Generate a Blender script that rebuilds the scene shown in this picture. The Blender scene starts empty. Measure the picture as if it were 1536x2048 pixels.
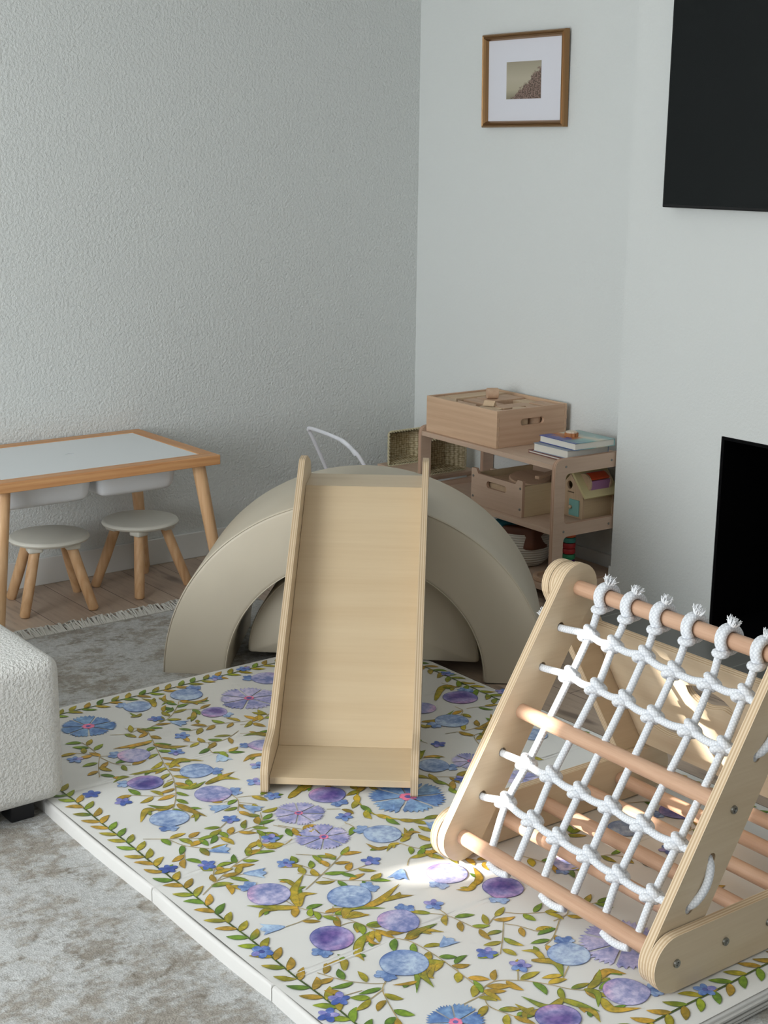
import bpy, bmesh, math, random
from mathutils import Vector, Matrix
from mathutils.geometry import tessellate_polygon
from math import sin, cos, pi, radians, atan2, hypot
random.seed(7)
SC = bpy.context.scene
COL = SC.collection

# ------------------------------------------------------------------ camera
YAW, PITCH, ROLL, FPX = 0.91322, 0.24229, 0.0115025, 2885.58
CAM = Vector((-3.89051, -4.82931, 1.55677))
F = Vector((cos(YAW)*cos(PITCH), sin(YAW)*cos(PITCH), -sin(PITCH)))
R0 = F.cross(Vector((0, 0, 1))).normalized(); U0 = R0.cross(F)
RR = R0*cos(ROLL) + U0*sin(ROLL); UU = -R0*sin(ROLL) + U0*cos(ROLL)
cd = bpy.data.cameras.new('camera'); cam = bpy.data.objects.new('camera', cd); COL.objects.link(cam)
cd.sensor_fit = 'VERTICAL'; cd.sensor_height = 24.0; cd.lens = 24.0*FPX/2048; cd.clip_start = 0.05
m = Matrix((RR, UU, -F)).transposed().to_4x4(); m.translation = CAM
cam.matrix_world = m
SC.camera = cam

# ------------------------------------------------------------------ light and exposure
SC.view_settings.view_transform = 'Standard'; SC.view_settings.look = 'None'
SC.view_settings.gamma = 1.0; SC.view_settings.use_curve_mapping = False
SC.view_settings.exposure = -0.06
w = bpy.data.worlds.new('daylight'); SC.world = w; w.use_nodes = True
w.node_tree.nodes['Background'].inputs[0].default_value = (0.75, 0.85, 1.0, 1)
w.node_tree.nodes['Background'].inputs[1].default_value = 1.0
def area(name, loc, aim, sx, sy, power, col):
    l = bpy.data.lights.new(name, 'AREA'); l.shape = 'RECTANGLE'; l.size = sx; l.size_y = sy
    l.energy = power; l.color = col
    o = bpy.data.objects.new(name, l); COL.objects.link(o); o.location = loc
    o.rotation_euler = (Vector(aim)-Vector(loc)).to_track_quat('-Z', 'Y').to_euler()
    return o
# daylight through the big window in the wall at x = -5.5 and an added weak fill lamp behind the camera
area('window_daylight', (-5.40, -2.45, 1.35), (0, -2.1, 1.25), 1.9, 1.7, 113, (0.925, 0.97, 1.0))
area('back_fill', (-2.6, -6.42, 1.15), (-2.6, 0, 1.1), 2.6, 1.9, 9, (0.93, 0.965, 1.0))
sl = bpy.data.lights.new('sun', 'SUN'); sl.energy = 15; sl.angle = 0.012; sl.color = (1.0, 0.96, 0.9)
sun = bpy.data.objects.new('sun', sl); COL.objects.link(sun); sun.location = (-8, 0, 5)
SUN_AZ, SUN_EL = math.atan(-0.37), radians(22)
sd = Vector((cos(SUN_AZ)*cos(SUN_EL), sin(SUN_AZ)*cos(SUN_EL), -sin(SUN_EL)))
sun.rotation_euler = sd.to_track_quat('-Z', 'Y').to_euler()

# ------------------------------------------------------------------ helpers
def srgb(r, g, b):
    f = lambda c: (c/255/12.92) if c/255 <= 0.04045 else ((c/255+0.055)/1.055)**2.4
    return (f(r), f(g), f(b), 1)
def tag(o, label=None, cat=None, group=None, kind=None):
    if label: o['label'] = label
    if cat: o['category'] = cat
    if group: o['group'] = group
    if kind: o['kind'] = kind
    return o
def thing(name, label, cat, loc=(0, 0, 0), rotz=0.0, group=None):
    o = bpy.data.objects.new(name, None); COL.objects.link(o); o.empty_display_size = 0.05
    o.location = loc; o.rotation_euler = (0, 0, rotz)
    return tag(o, label, cat, group)
def obj(name, verts, faces, mats, parent=None, smooth=False, fm=None, uvs=None, bevel=0, bseg=2, auto=None):
    me = bpy.data.meshes.new(name); me.from_pydata([tuple(v) for v in verts], [], faces)
    if not isinstance(mats, (list, tuple)): mats = [mats]
    for mt in mats: me.materials.append(mt)
    if fm: me.polygons.foreach_set('material_index', fm)
    if uvs:
        uv = me.uv_layers.new(name='uv')
        k = 0
        for fi, f in enumerate(faces):
            for j in range(len(f)):
                uv.data[k].uv = uvs[fi][j]; k += 1
    if smooth: me.polygons.foreach_set('use_smooth', [True]*len(me.polygons))
    me.update()
    bm = bmesh.new(); bm.from_mesh(me); bmesh.ops.recalc_face_normals(bm, faces=bm.faces); bm.to_mesh(me); bm.free()
    if auto: me.set_sharp_from_angle(angle=radians(auto))
    o = bpy.data.objects.new(name, me); COL.objects.link(o)
    if parent: o.parent = parent
    if bevel:
        b = o.modifiers.new('bevel', 'BEVEL'); b.width = bevel; b.segments = bseg; b.limit_method = 'ANGLE'; b.angle_limit = radians(40)
    return o
class MB:
    def __init__(s): s.v = []; s.f = []; s.m = []; s.u = []
    def add(s, v, f, m=0, u=None):
        n = len(s.v); s.v += [Vector(x) for x in v]
        s.f += [tuple(i+n for i in q) for q in f]; s.m += (m if isinstance(m, list) else [m]*len(f))
        s.u += u if u else [[(0, 0)]*len(q) for q in f]
        return s
    def box(s, x0, y0, z0, x1, y1, z1, M=None, m=0):
        v = [Vector((x, y, z)) for z in (z0, z1) for y in (y0, y1) for x in (x0, x1)]
        if M: v = [M @ q for q in v]
        return s.add(v, [(0, 2, 3, 1), (4, 5, 7, 6), (0, 1, 5, 4), (2, 6, 7, 3), (0, 4, 6, 2), (1, 3, 7, 5)], m)
    def tube(s, pts, r, n=12, caps=True, m=0, closed=False):
        pts = [Vector(q) for q in pts]; N = len(pts)
        rs = r if isinstance(r, (list, tuple)) else [r]*N
        t0 = (pts[1]-pts[0]).normalized()
        nrm = t0.cross(Vector((0.123, 0.456, 0.88))).normalized()
        v = []; L = [0.0]
        for i in range(N):
            if closed: t = (pts[(i+1) % N]-pts[i-1]).normalized()
            else: t = ((pts[min(i+1, N-1)]-pts[max(i-1, 0)])).normalized()
            nrm = (nrm - t*nrm.dot(t)).normalized(); b = t.cross(nrm)
            for k in range(n):
                a = 2*pi*k/n; v.append(pts[i] + (nrm*cos(a)+b*sin(a))*rs[i])
            if i: L.append(L[-1]+(pts[i]-pts[i-1]).length)
        f = []; u = []; per = 2*pi*max(max(rs), 1e-4)
        for i in range(N if closed else N-1):
            j = (i+1) % N
            for k in range(n):
                k2 = (k+1) % n
                f.append((i*n+k, i*n+k2, j*n+k2, j*n+k))
                l0 = L[i]/per; l1 = (L[j] if j else L[-1]+(pts[0]-pts[-1]).length)/per
                u.append([(k/n, l0), ((k+1)/n, l0), ((k+1)/n, l1), (k/n, l1)])
        if caps and not closed:
            f.append(tuple(range(n))[::-1]); f.append(tuple((N-1)*n+k for k in range(n)))
            u += [[(0, 0)]*n]*2
        return s.add(v, f, m, u)
    def lathe(s, prof, n=32, c=(0, 0, 0), m=0, M=None):
        v = []; f = []; P = len(prof)
        for r, z in prof:
            for k in range(n):
                a = 2*pi*k/n; q = Vector((c[0]+r*cos(a), c[1]+r*sin(a), c[2]+z)); v.append(M @ q if M else q)
        for i in range(P-1):
            for k in range(n):
                k2 = (k+1) % n; f.append((i*n+k, i*n+k2, (i+1)*n+k2, (i+1)*n+k))
        if prof[0][0] > 1e-5: f.append(tuple(range(n))[::-1])
        if prof[-1][0] > 1e-5: f.append(tuple((P-1)*n+k for k in range(n)))
        return s.add(v, f, m)
    def plate(s, outer, holes, y0, y1, M=None, m=0, me=1):
        """polygon in the x,z plane extruded along y; edge faces get material me and uv.v across the thickness"""
        loops = [[Vector((a, 0, b)) for a, b in outer]]+[[Vector((a, 0, b)) for a, b in h] for h in holes]
        tri = tessellate_polygon([[Vector((q.x, q.z, 0)) for q in l] for l in loops])
        flat = [q for l in loops for q in l]; n = len(flat)
        v = [Vector((q.x, y0, q.z)) for q in flat]+[Vector((q.x, y1, q.z)) for q in flat]
        if M: v = [M @ q for q in v]
        f = [tuple(t) for t in tri]+[tuple(i+n for i in t)[::-1] for t in tri]; mm = [m]*len(f)
        u = [[(0, 0)]*3]*len(f); off = 0
        for l in loops:
            k = len(l)
            for i in range(k):
                j = (i+1) % k; f.append((off+i, off+j, off+j+n, off+i+n)); mm.append(me)
                u.append([(i*.1, 0), (i*.1+.1, 0), (i*.1+.1, 1), (i*.1, 1)])
            off += k
        return s.add(v, f, mm, u)
    def build(s, name, mats, parent=None, smooth=False, bevel=0, bseg=2, auto=None):
        return obj(name, s.v, s.f, mats, parent, smooth, s.m, s.u, bevel, bseg, auto)
def stadium(a, b, r, n=14):
    a = Vector(a); b = Vector(b); t = atan2(b.y-a.y, b.x-a.x); out = []
    for i in range(n+1):
        g = t+pi/2+pi*i/n; out.append((a.x+r*cos(g), a.y+r*sin(g)))
    for i in range(n+1):
        g = t-pi/2+pi*i/n; out.append((b.x+r*cos(g), b.y+r*sin(g)))
    return out
def rpoly(pts, rad, n=6):
    """polygon with rounded corners"""
    out = []; N = len(pts)
    for i in range(N):
        p = Vector(pts[i]); a = Vector(pts[i-1])-p; b = Vector(pts[(i+1) % N])-p
        r = rad[i] if isinstance(rad, (list, tuple)) else rad
        if r <= 0: out.append(tuple(p)); continue
        ang = a.angle(b)/2; d = min(r/math.tan(ang), a.length*.49, b.length*.49)
        p0 = p+a.normalized()*d; p1 = p+b.normalized()*d
        for k in range(n+1):
            t = k/n; q = p0*(1-t)**2+p*2*t*(1-t)+p1*t*t; out.append((q.x, q.y))
    return out
def catmull(pts, seg=6):
    P = [Vector(q) for q in pts]; P = [P[0]*2-P[1]]+P+[P[-1]*2-P[-2]]; out = []
    for i in range(1, len(P)-2):
        for k in range(seg):
            t = k/seg
            out.append(.5*((2*P[i])+(-P[i-1]+P[i+1])*t+(2*P[i-1]-5*P[i]+4*P[i+1]-P[i+2])*t*t+(-P[i-1]+3*P[i]-3*P[i+1]+P[i+2])*t**3))
    out.append(P[-2]); return out
def copy_tree(o, parent=None):
    c = o.copy(); COL.objects.link(c)
    if parent: c.parent = parent
    for ch in list(o.children): copy_tree(ch, c)
    return c

# ------------------------------------------------------------------ materials
class NT:
    def __init__(s, name, rough=.6, spec=.3):
        s.mat = bpy.data.materials.new(name); s.mat.use_nodes = True; s.t = s.mat.node_tree
        s.b = s.t.nodes['Principled BSDF']; s.b.inputs['Roughness'].default_value = rough
        s.b.inputs['Specular IOR Level'].default_value = spec
    def n(s, typ, **kw):
        x = s.t.nodes.new(typ)
        for k, v in kw.items():
            if k in x.inputs: x.inputs[k].default_value = v
            else: setattr(x, k, v)
        return x
    def l(s, a, b): s.t.links.new(a, b)
    def coord(s, scale=(1, 1, 1), rot=(0, 0, 0), which='Object'):
        c = s.n('ShaderNodeTexCoord'); mp = s.n('ShaderNodeMapping'); mp.inputs['Scale'].default_value = scale; mp.inputs['Rotation'].default_value = rot
        s.l(c.outputs[which], mp.inputs[0]); return mp.outputs[0]
    def noise(s, vec, scale, detail=3, rough=.5):
        x = s.n('ShaderNodeTexNoise'); x.inputs['Scale'].default_value = scale; x.inputs['Detail'].default_value = detail; x.inputs['Roughness'].default_value = rough
        s.l(vec, x.inputs['Vector']); return x.outputs['Fac']
    def ramp(s, fac, stops, interp='LINEAR'):
        x = s.n('ShaderNodeValToRGB'); x.color_ramp.interpolation = interp; e = x.color_ramp.elements
        while len(e) < len(stops): e.new(.5)
        for i, (p, c) in enumerate(stops): e[i].position = p; e[i].color = c if len(c) == 4 else (*c, 1)
        s.l(fac, x.inputs[0]); return x.outputs[0]
    def mix(s, fac, a, b, mode='MIX'):
        x = s.n('ShaderNodeMix'); x.data_type = 'RGBA'; x.blend_type = mode
        for i, v in ((0, fac), (6, a), (7, b)):
            if hasattr(v, 'type'): s.l(v, x.inputs[i])
            else: x.inputs[i].default_value = v
        return x.outputs[2]
    def bump(s, h, strength, dist):
        x = s.n('ShaderNodeBump'); x.inputs['Strength'].default_value = strength; x.inputs['Distance'].default_value = dist
        s.l(h, x.inputs['Height']); s.l(x.outputs[0], s.b.inputs['Normal'])
    def base(s, c):
        if hasattr(c, 'type'): s.l(c, s.b.inputs['Base Color'])
        else: s.b.inputs['Base Color'].default_value = c
        return s.mat
def plain(name, col, rough=.5, metal=0, spec=.4, bump=None):
    t = NT(name, rough, spec); t.b.inputs['Metallic'].default_value = metal
    if bump:
        t.bump(t.noise(t.coord(), bump[0], 3), bump[1], bump[2])
    return t.base(col)
def wood(name, c1, c2, axis='X', fine=1.0, rough=.5, contrast=1.0, rings=.0):
    t = NT(name, rough, .35)
    ix = 'XYZ'.index(axis)
    sc = [9.0*fine]*3; sc[ix] = .7*fine
    v = t.coord(scale=tuple(sc))
    a = t.noise(v, 3.0, 4, .6)
    sc2 = [60.0*fine]*3; sc2[ix] = 2.0*fine
    b = t.noise(t.coord(scale=tuple(sc2)), 3.0, 3, .6)
    wv = t.n('ShaderNodeTexWave'); wv.wave_type = 'RINGS'; wv.inputs['Scale'].default_value = 1.6; wv.inputs['Distortion'].default_value = 5; wv.inputs['Detail'].default_value = 3
    t.l(v, wv.inputs['Vector'])
    f = t.mix(rings, a, wv.outputs['Fac']); f = t.mix(.3, f, b)
    d = .5*contrast
    c = t.ramp(f, [(max(0, .5-d*.42), c2), (min(1, .5+d*.34), c1)])
    t.bump(b, .05, .001)
    return t.base(c)
def ply_edge(name, c1, c2, layers=6):
    t = NT(name, .6, .25)
    c = t.n('ShaderNodeTexCoord'); sp = t.n('ShaderNodeSeparateXYZ'); t.l(c.outputs['UV'], sp.inputs[0])
    mt = t.n('ShaderNodeMath', operation='MULTIPLY'); mt.inputs[1].default_value = layers; t.l(sp.outputs[1], mt.inputs[0])
    fr = t.n('ShaderNodeMath', operation='PINGPONG'); fr.inputs[1].default_value = 1; t.l(mt.outputs[0], fr.inputs[0])
    col = t.ramp(fr.outputs[0], [(.35, c1), (.65, c2)])
    nz = t.noise(t.coord(), 40, 3)
    return t.base(t.mix(nz, col, t.mix(.3, col, c2)))
M = {}
def wallmat(name, col, strength):
    t = NT(name, .65, .25); v = t.coord()
    a = t.noise(v, 92, 4.5, .6); r = t.ramp(a, [(.36, (0, 0, 0)), (.72, (1, 1, 1))])
    b = t.noise(v, 48, 3); h = t.mix(.35, r, b)
    t.bump(h, strength, .006)
    big = t.noise(v, 1.2, 2); c2 = tuple(x*.96 for x in col[:3])+(1,)
    return t.base(t.mix(big, col, c2))
M['wall'] = wallmat('wall_paint', srgb(226, 229, 227), .75)
M['wall_smooth'] = wallmat('wall_paint_fine', srgb(226, 229, 227), .26)
M['trim'] = plain('trim_paint', srgb(225, 225, 222), .4)
M['ceil'] = plain('ceiling_paint', srgb(235, 235, 232), .7)
def floormat():
    t = NT('floor_planks', .42, .35)
    v = t.coord(rot=(0, 0, pi/2))
    bk = t.n('ShaderNodeTexBrick'); bk.offset = .37; bk.offset_frequency = 2
    for k, x in (('Scale', 1.0), ('Mortar Size', .0015), ('Brick Width', 1.2), ('Row Height', .16), ('Bias', 0)): bk.inputs[k].default_value = x
    bk.inputs['Color1'].default_value = srgb(204, 184, 164); bk.inputs['Color2'].default_value = srgb(178, 158, 140); bk.inputs['Mortar'].default_value = srgb(74, 60, 52)
    t.l(v, bk.inputs['Vector'])
    g = t.noise(t.coord(scale=(14, 1.4, 10)), 3.2, 5, .65)
    c = t.mix(.75, bk.outputs['Color'], t.ramp(g, [(.3, srgb(138, 116, 98)), (.45, srgb(196, 178, 162)), (.75, srgb(226, 214, 200))]), 'MULTIPLY')
    kn = t.noise(t.coord(scale=(6, 1.2, 4)), 2.2, 2)
    c = t.mix(t.ramp(kn, [(.63, (0, 0, 0)), (.72, (.8, .8, .8))]), c, srgb(70, 54, 46))
    c2 = t.n('ShaderNodeGamma'); c2.inputs[1].default_value = .72; t.l(c, c2.inputs[0])
    t.bump(g, .15, .002)
    return t.base(c2.outputs[0])
M['floor'] = floormat()
def tilemat():
    t = NT('hearth_tile', .35, .4)
    bk = t.n('ShaderNodeTexBrick'); bk.offset = .5
    for k, x in (('Scale', 1.0), ('Mortar Size', .003), ('Brick Width', .6), ('Row Height', .245)): bk.inputs[k].default_value = x
    bk.inputs['Color1'].default_value = srgb(128, 128, 124); bk.inputs['Color2'].default_value = srgb(118, 119, 116); bk.inputs['Mortar'].default_value = srgb(160, 160, 156)
    t.l(t.coord(rot=(0, 0, pi/2)), bk.inputs['Vector'])
    return t.base(bk.outputs['Color'])
M['tile'] = tilemat()
def rugmat():
    t = NT('rug_pile', .95, .1); v = t.coord()
    a = t.noise(v, 5.0, 9, .72); b = t.noise(t.coord(scale=(1, 1.5, 1)), 17, 8, .8); c = t.mix(.5, t.noise(v, 260, 3), t.noise(v, 90, 3)); big = t.noise(v, 1.6, 3)
    f = t.mix(.42, a, b)
    lt = t.mix(big, srgb(190, 190, 187), srgb(218, 219, 219))
    dk = t.mix(b, srgb(134, 126, 114), srgb(180, 172, 160))
    col = t.mix(t.ramp(f, [(.475, (0, 0, 0)), (.55, (.85, .85, .85))]), lt, dk)
    f2 = t.noise(t.coord(scale=(1.3, 1, 1)), 3.3, 10, .8)
    col = t.mix(t.ramp(f2, [(.55, (0, 0, 0)), (.62, (.55, .55, .55))]), col, srgb(158, 150, 137))
    vo = t.n('ShaderNodeTexVoronoi'); vo.feature = 'DISTANCE_TO_EDGE'; vo.inputs['Scale'].default_value = 4.2
    nz = t.n('ShaderNodeTexNoise'); nz.inputs['Scale'].default_value = 6; nz.inputs['Detail'].default_value = 5; t.l(v, nz.inputs['Vector'])
    t.l(t.mix(.16, v, nz.outputs['Color']), vo.inputs['Vector'])
    ln = t.ramp(vo.outputs['Distance'], [(0, (1, 1, 1)), (.03, (0, 0, 0))])
    col = t.mix(t.mix(1.0, ln, t.ramp(b, [(.47, (0, 0, 0)), (.58, (.75, .75, .75))]), 'MULTIPLY'), col, srgb(132, 124, 112))
    col = t.mix(.4, col, t.ramp(c, [(.36, srgb(120, 118, 114)), (.62, srgb(255, 255, 255))]), 'MULTIPLY')
    t.bump(c, .7, .005)
    return t.base(col)
M['rug'] = rugmat()
def boucle():
    t = NT('boucle', .95, .1); v = t.coord()
    a = t.noise(v, 135, 3, .6); t.bump(a, .95, .009)
    t.b.inputs['Sheen Weight'].default_value = .2
    return t.base(t.mix(a, srgb(205, 203, 198), srgb(240, 239, 235)))
M['boucle'] = boucle()
def leatherette():
    t = NT('tan_leatherette', .48, .4); v = t.coord()
    a = t.noise(v, 300, 2); b = t.noise(v, 5, 3); t.bump(t.mix(.8, a, b), .1, .004)
    return t.base(t.mix(b, srgb(204, 194, 175), srgb(192, 182, 163)))
M['leatherette'] = leatherette()
def rope():
    t = NT('cotton_rope', .9, .1)
    c = t.n('ShaderNodeTexCoord'); sp = t.n('ShaderNodeSeparateXYZ'); t.l(c.outputs['UV'], sp.inputs[0])
    outs = []
    for sg in (1, -1):
        a = t.n('ShaderNodeMath', operation='MULTIPLY'); a.inputs[1].default_value = 5*sg; t.l(sp.outputs[0], a.inputs[0])
        b = t.n('ShaderNodeMath', operation='MULTIPLY'); b.inputs[1].default_value = 7.0; t.l(sp.outputs[1], b.inputs[0])
        s_ = t.n('ShaderNodeMath', operation='ADD'); t.l(a.outputs[0], s_.inputs[0]); t.l(b.outputs[0], s_.inputs[1])
        p_ = t.n('ShaderNodeMath', operation='PINGPONG'); p_.inputs[1].default_value = .5; t.l(s_.outputs[0], p_.inputs[0]); outs.append(p_.outputs[0])
    mx = t.n('ShaderNodeMath', operation='MULTIPLY'); t.l(outs[0], mx.inputs[0]); t.l(outs[1], mx.inputs[1])
    t.bump(mx.outputs[0], .6, .004)
    return t.base(t.ramp(mx.outputs[0], [(0, srgb(214, 217, 222)), (.1, srgb(240, 242, 246))]))
M['rope'] = rope()
M['fray'] = plain('frayed_cotton', srgb(242, 243, 245), .95, spec=.1)
M['beech'] = wood('beech_dowel', srgb(210, 172, 144), srgb(188, 146, 118), 'Y', 1.5, .42, .9)
BI1, BI2 = srgb(226, 208, 180), srgb(208, 186, 154)
M['birch_x'] = wood('birch_ply_x', BI1, BI2, 'X', 1, .42, 1.3)
M['birch_y'] = wood('birch_ply_y', BI1, BI2, 'Y', 1, .42, 1.3)
M['birch_slide'] = wood('birch_slide', srgb(224, 202, 168), srgb(208, 182, 146), 'X', .5, .36, 1.4)
M['ply'] = ply_edge('ply_edge', srgb(228, 208, 178), srgb(198, 170, 136), 6)
M['shelf'] = wood('shelf_wood', srgb(208, 182, 160), srgb(186, 156, 134), 'Y', .8, .5, 1.2)
M['shelf_x'] = wood('shelf_wood_x', srgb(208, 182, 160), srgb(188, 160, 138), 'X', .8, .5, 1.2)
M['shelf_edge'] = ply_edge('shelf_edge', srgb(200, 168, 144), srgb(172, 138, 116), 4)
M['crate'] = wood('crate_wood', srgb(220, 188, 158), srgb(192, 154, 122), 'Y', .9, .55, 1.7, .22)
M['crate_x'] = wood('crate_wood_x', srgb(214, 182, 154), srgb(186, 146, 118), 'X', .9, .55, 1.7, .22)
M['block'] = wood('block_wood', srgb(222, 196, 164), srgb(202, 170, 136), 'X', 2, .6, 1.2)
M['block2'] = wood('block_wood_pink', srgb(212, 180, 152), srgb(192, 156, 128), 'Y', 2, .6, 1.2)
M['pine'] = wood('pine_x', srgb(222, 172, 122), srgb(178, 116, 68), 'X', 1.2, .45, 1.5, .22)
M['pine_y'] = wood('pine_y', srgb(222, 172, 122), srgb(178, 116, 68), 'Y', 1.2, .45, 1.5, .22)
M['pine_z'] = wood('pine_z', srgb(226, 188, 146), srgb(196, 148, 104), 'Z', 1.4, .45, 1.4, .22)
M['white_lam'] = plain('white_laminate', srgb(226, 230, 232), .35)
M['white_plastic'] = plain('white_plastic', srgb(228, 230, 234), .3)
M['cream_paint'] = plain('cream_paint', srgb(222, 219, 208), .5)
M['white_metal'] = plain('white_metal', srgb(232, 232, 238), .3)
M['black'] = plain('black_paint', (.0015, .0015, .002, 1), .7, spec=.1)
M['screen'] = plain('tv_screen', (.004, .006, .0065, 1), .25, spec=.25)
M['bezel'] = plain('tv_bezel', (.004, .004, .005, 1), .35)
M['foot'] = plain('black_foot', (.006, .006, .008, 1), .5)
M['gold'] = plain('gilt', srgb(150, 116, 80), .28, metal=.85, bump=(200, .2, .001))
M['mount'] = plain('mount_card', srgb(228, 228, 236), .7)
M['steel'] = plain('steel', srgb(150, 150, 146), .3, metal=1)
M['seagrass'] = None
def seagrass():
    t = NT('seagrass', .85, .15)
    ck = t.n('ShaderNodeTexVoronoi'); ck.inputs['Scale'].default_value = 75; ck.inputs['Randomness'].default_value = .35
    t.l(t.coord(scale=(1, 1, 1.5)), ck.inputs['Vector'])
    c = t.ramp(ck.outputs['Distance'], [(.2, srgb(226, 214, 182)), (.55, srgb(190, 174, 138)), (.85, srgb(120, 104, 76))])
    iv = t.n('ShaderNodeMath', operation='SUBTRACT'); iv.inputs[0].default_value = 1; t.l(ck.outputs['Distance'], iv.inputs[1])
    t.bump(iv.outputs[0], 1, .006)
    return t.base(c)
M['seagrass'] = seagrass()
def coil():
    t = NT('coiled_rope', .9, .1)
    wv = t.n('ShaderNodeTexWave'); wv.bands_direction = 'Z'; wv.inputs['Scale'].default_value = 32; t.l(t.coord(), wv.inputs['Vector'])
    t.bump(wv.outputs['Fac'], .8, .004)
    return t.base(t.ramp(wv.outputs['Fac'], [(0, srgb(190, 182, 168)), (.4, srgb(224, 218, 206))]))
M['coil'] = coil()
# ------------------------------------------------------------------ the room
def struct(name, b, mats, bevel=0, parent=None):
    o = b.build(name, mats, parent, bevel=bevel)
    if not parent: tag(o, kind='structure')
    return o
CX = -0.12          # face of the chimney breast
CY = -1.31          # its left edge
H = 2.62
XW, YW = -5.5, -6.5
struct('floor', MB().box(XW-.1, YW-.1, -.08, .1, .1, 0), M['floor'])
b = MB(); b.box(-.60, -3.7, .0, CX+.002, CY-.10, .003); struct('trim_1', b, M['tile'])
struct('ceiling', MB().box(XW-.1, YW-.1, H, .2, .2, H+.08), M['ceil'])
struct('wall_left', MB().box(XW-.1, 0, 0, .1, .1, H), M['wall'])
b = MB(); b.box(0, -1.778, 0, .1, .1, H); b.box(0, -2.72, .664, .1, -1.778, H); b.box(0, YW-.1, 0, .1, -2.72, H)
struct('wall_right', b, M['wall_smooth'])
# chimney breast with the fireplace opening
FY0, FY1, FZ = -1.778, -2.72, .664
b = MB()
b.box(CX, CY, 0, 0, FY0, H); b.box(CX, FY0, FZ, 0, FY1, H); b.box(CX, FY1, 0, 0, -3.7, H)
struct('wall_chimney', b, M['wall_smooth'])
# front wall (camera left) with the big window and an added slit shaped to pass the sun strip, and the wall behind the camera
W1 = (-3.5, -1.5, .5, 2.2); W2 = (-1.398, -1.278, 1.50, 2.22)
b = MB()
b.box(XW-.1, YW-.1, 0, XW, W1[0], H); b.box(XW-.1, W1[0], 0, XW, W1[1], W1[2]); b.box(XW-.1, W1[0], W1[3], XW, W1[1], H)
b.box(XW-.1, W1[1], 0, XW, W2[0], H); b.box(XW-.1, W2[0], 0, XW, W2[1], W2[2]); b.box(XW-.1, W2[0], W2[3], XW, W2[1], H); b.box(XW-.1, W2[1], 0, XW, .1, H)
struct('wall_front', b, M['wall_smooth'])
D1 = (-3.9, -1.3, .05, 2.1)
b = MB(); b.box(XW-.1, YW-.1, 0, D1[0], YW, H); b.box(D1[1], YW-.1, 0, .1, YW, H); b.box(D1[0], YW-.1, D1[3], D1[1], YW, H)
struct('wall_back', b, plain('back_wall_paint', srgb(128, 122, 114), .7))  # unseen wall, tone set dark to cut light bounced from behind
# window blinds and the curtain of the glazed door (both shut, out of the picture)
b = MB(); b.box(XW-.06, W1[0], W1[2], XW-.04, W1[1], W1[3]); struct('window_1', b, M['trim'])
b = MB(); b.box(D1[0], YW-.06, 0, D1[1], YW-.03, D1[3]); struct('door_1', b, M['trim'])
# baseboards
BH = .103
struct('baseboard_left', MB().box(XW, -.014, 0, 0, 0, BH), M['trim'], .003)
struct('baseboard_right', MB().box(-.013, CY, 0, 0, -.014, BH), M['trim'], .003)
struct('baseboard_chimney', MB().box(CX+.0, CY, 0, -.013, CY+.013, BH), M['trim'], .003)

# firebox
t = thing('fireplace', 'black recessed fireplace opening low in the white chimney wall', 'fireplace', (CX, FY0, 0))
w_ = FY0-FY1
MB().box(.42, -w_+.012, 0, .432, -.012, FZ-.002).build('firebox_back', M['black'], t)
for y_ in (-.012, -w_+.001): MB().box(.001, y_, 0, .432, y_+.011, FZ-.002).build('firebox_side', M['black'], t)
MB().box(.001, -w_+.012, FZ-.012, .432, -.012, FZ-.002).build('firebox_top', M['black'], t)
MB().box(.001, -w_+.012, 0, .432, -.012, .006).build('firebox_base', M['black'], t)

# ------------------------------------------------------------------ television
t = thing('television', 'large black wall mounted television above the fireplace', 'television', (CX, -1.51, 1.40))
MB().box(-.055, -1.45, 0, -.012, 0, .83).build('casing', M['bezel'], t, bevel=.003)
MB().box(-.0565, -1.442, .010, -.0548, -.008, .822).build('screen', M['screen'], t)
MB().box(-.014, -1.1, .2, -.001, -.35, .6).build('wall_bracket', M['bezel'], t)

# ------------------------------------------------------------------ framed picture on the right wall
t = thing('picture_frame', 'gilt framed small landscape print in a wide white mount on the wall', 'picture', (0, -.421, 1.667))
FW, FH = .455, .345
t.rotation_euler = (0, radians(-1.2), 0)
prof = [(0, 0), (0, .020), (.004, .026), (.010, .023), (.013, .027), (.019, .021), (.024, .012), (.024, 0)]
b = MB()
cs = [(0, 0), (-FW, 0), (-FW, FH), (0, FH)]
v = []
for i, (y, z) in enumerate(cs):
    sy = -1 if y == 0 else 1; sz = 1 if z == 0 else -1
    for o_, h_ in prof: v.append((-.004-h_, y+sy*o_, z+sz*o_))
f = []; P_ = len(prof)
for i in range(4):
    j = (i+1) % 4
    for k in range(P_):
        k2 = (k+1) % P_; f.append((i*P_+k, i*P_+k2, j*P_+k2, j*P_+k))
b.add(v, f); b.build('frame', M['gold'], t)
MB().box(-.012, -FW+.02, .02, -.009, -.02, FH-.02).build('mount', M['mount'], t)
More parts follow.
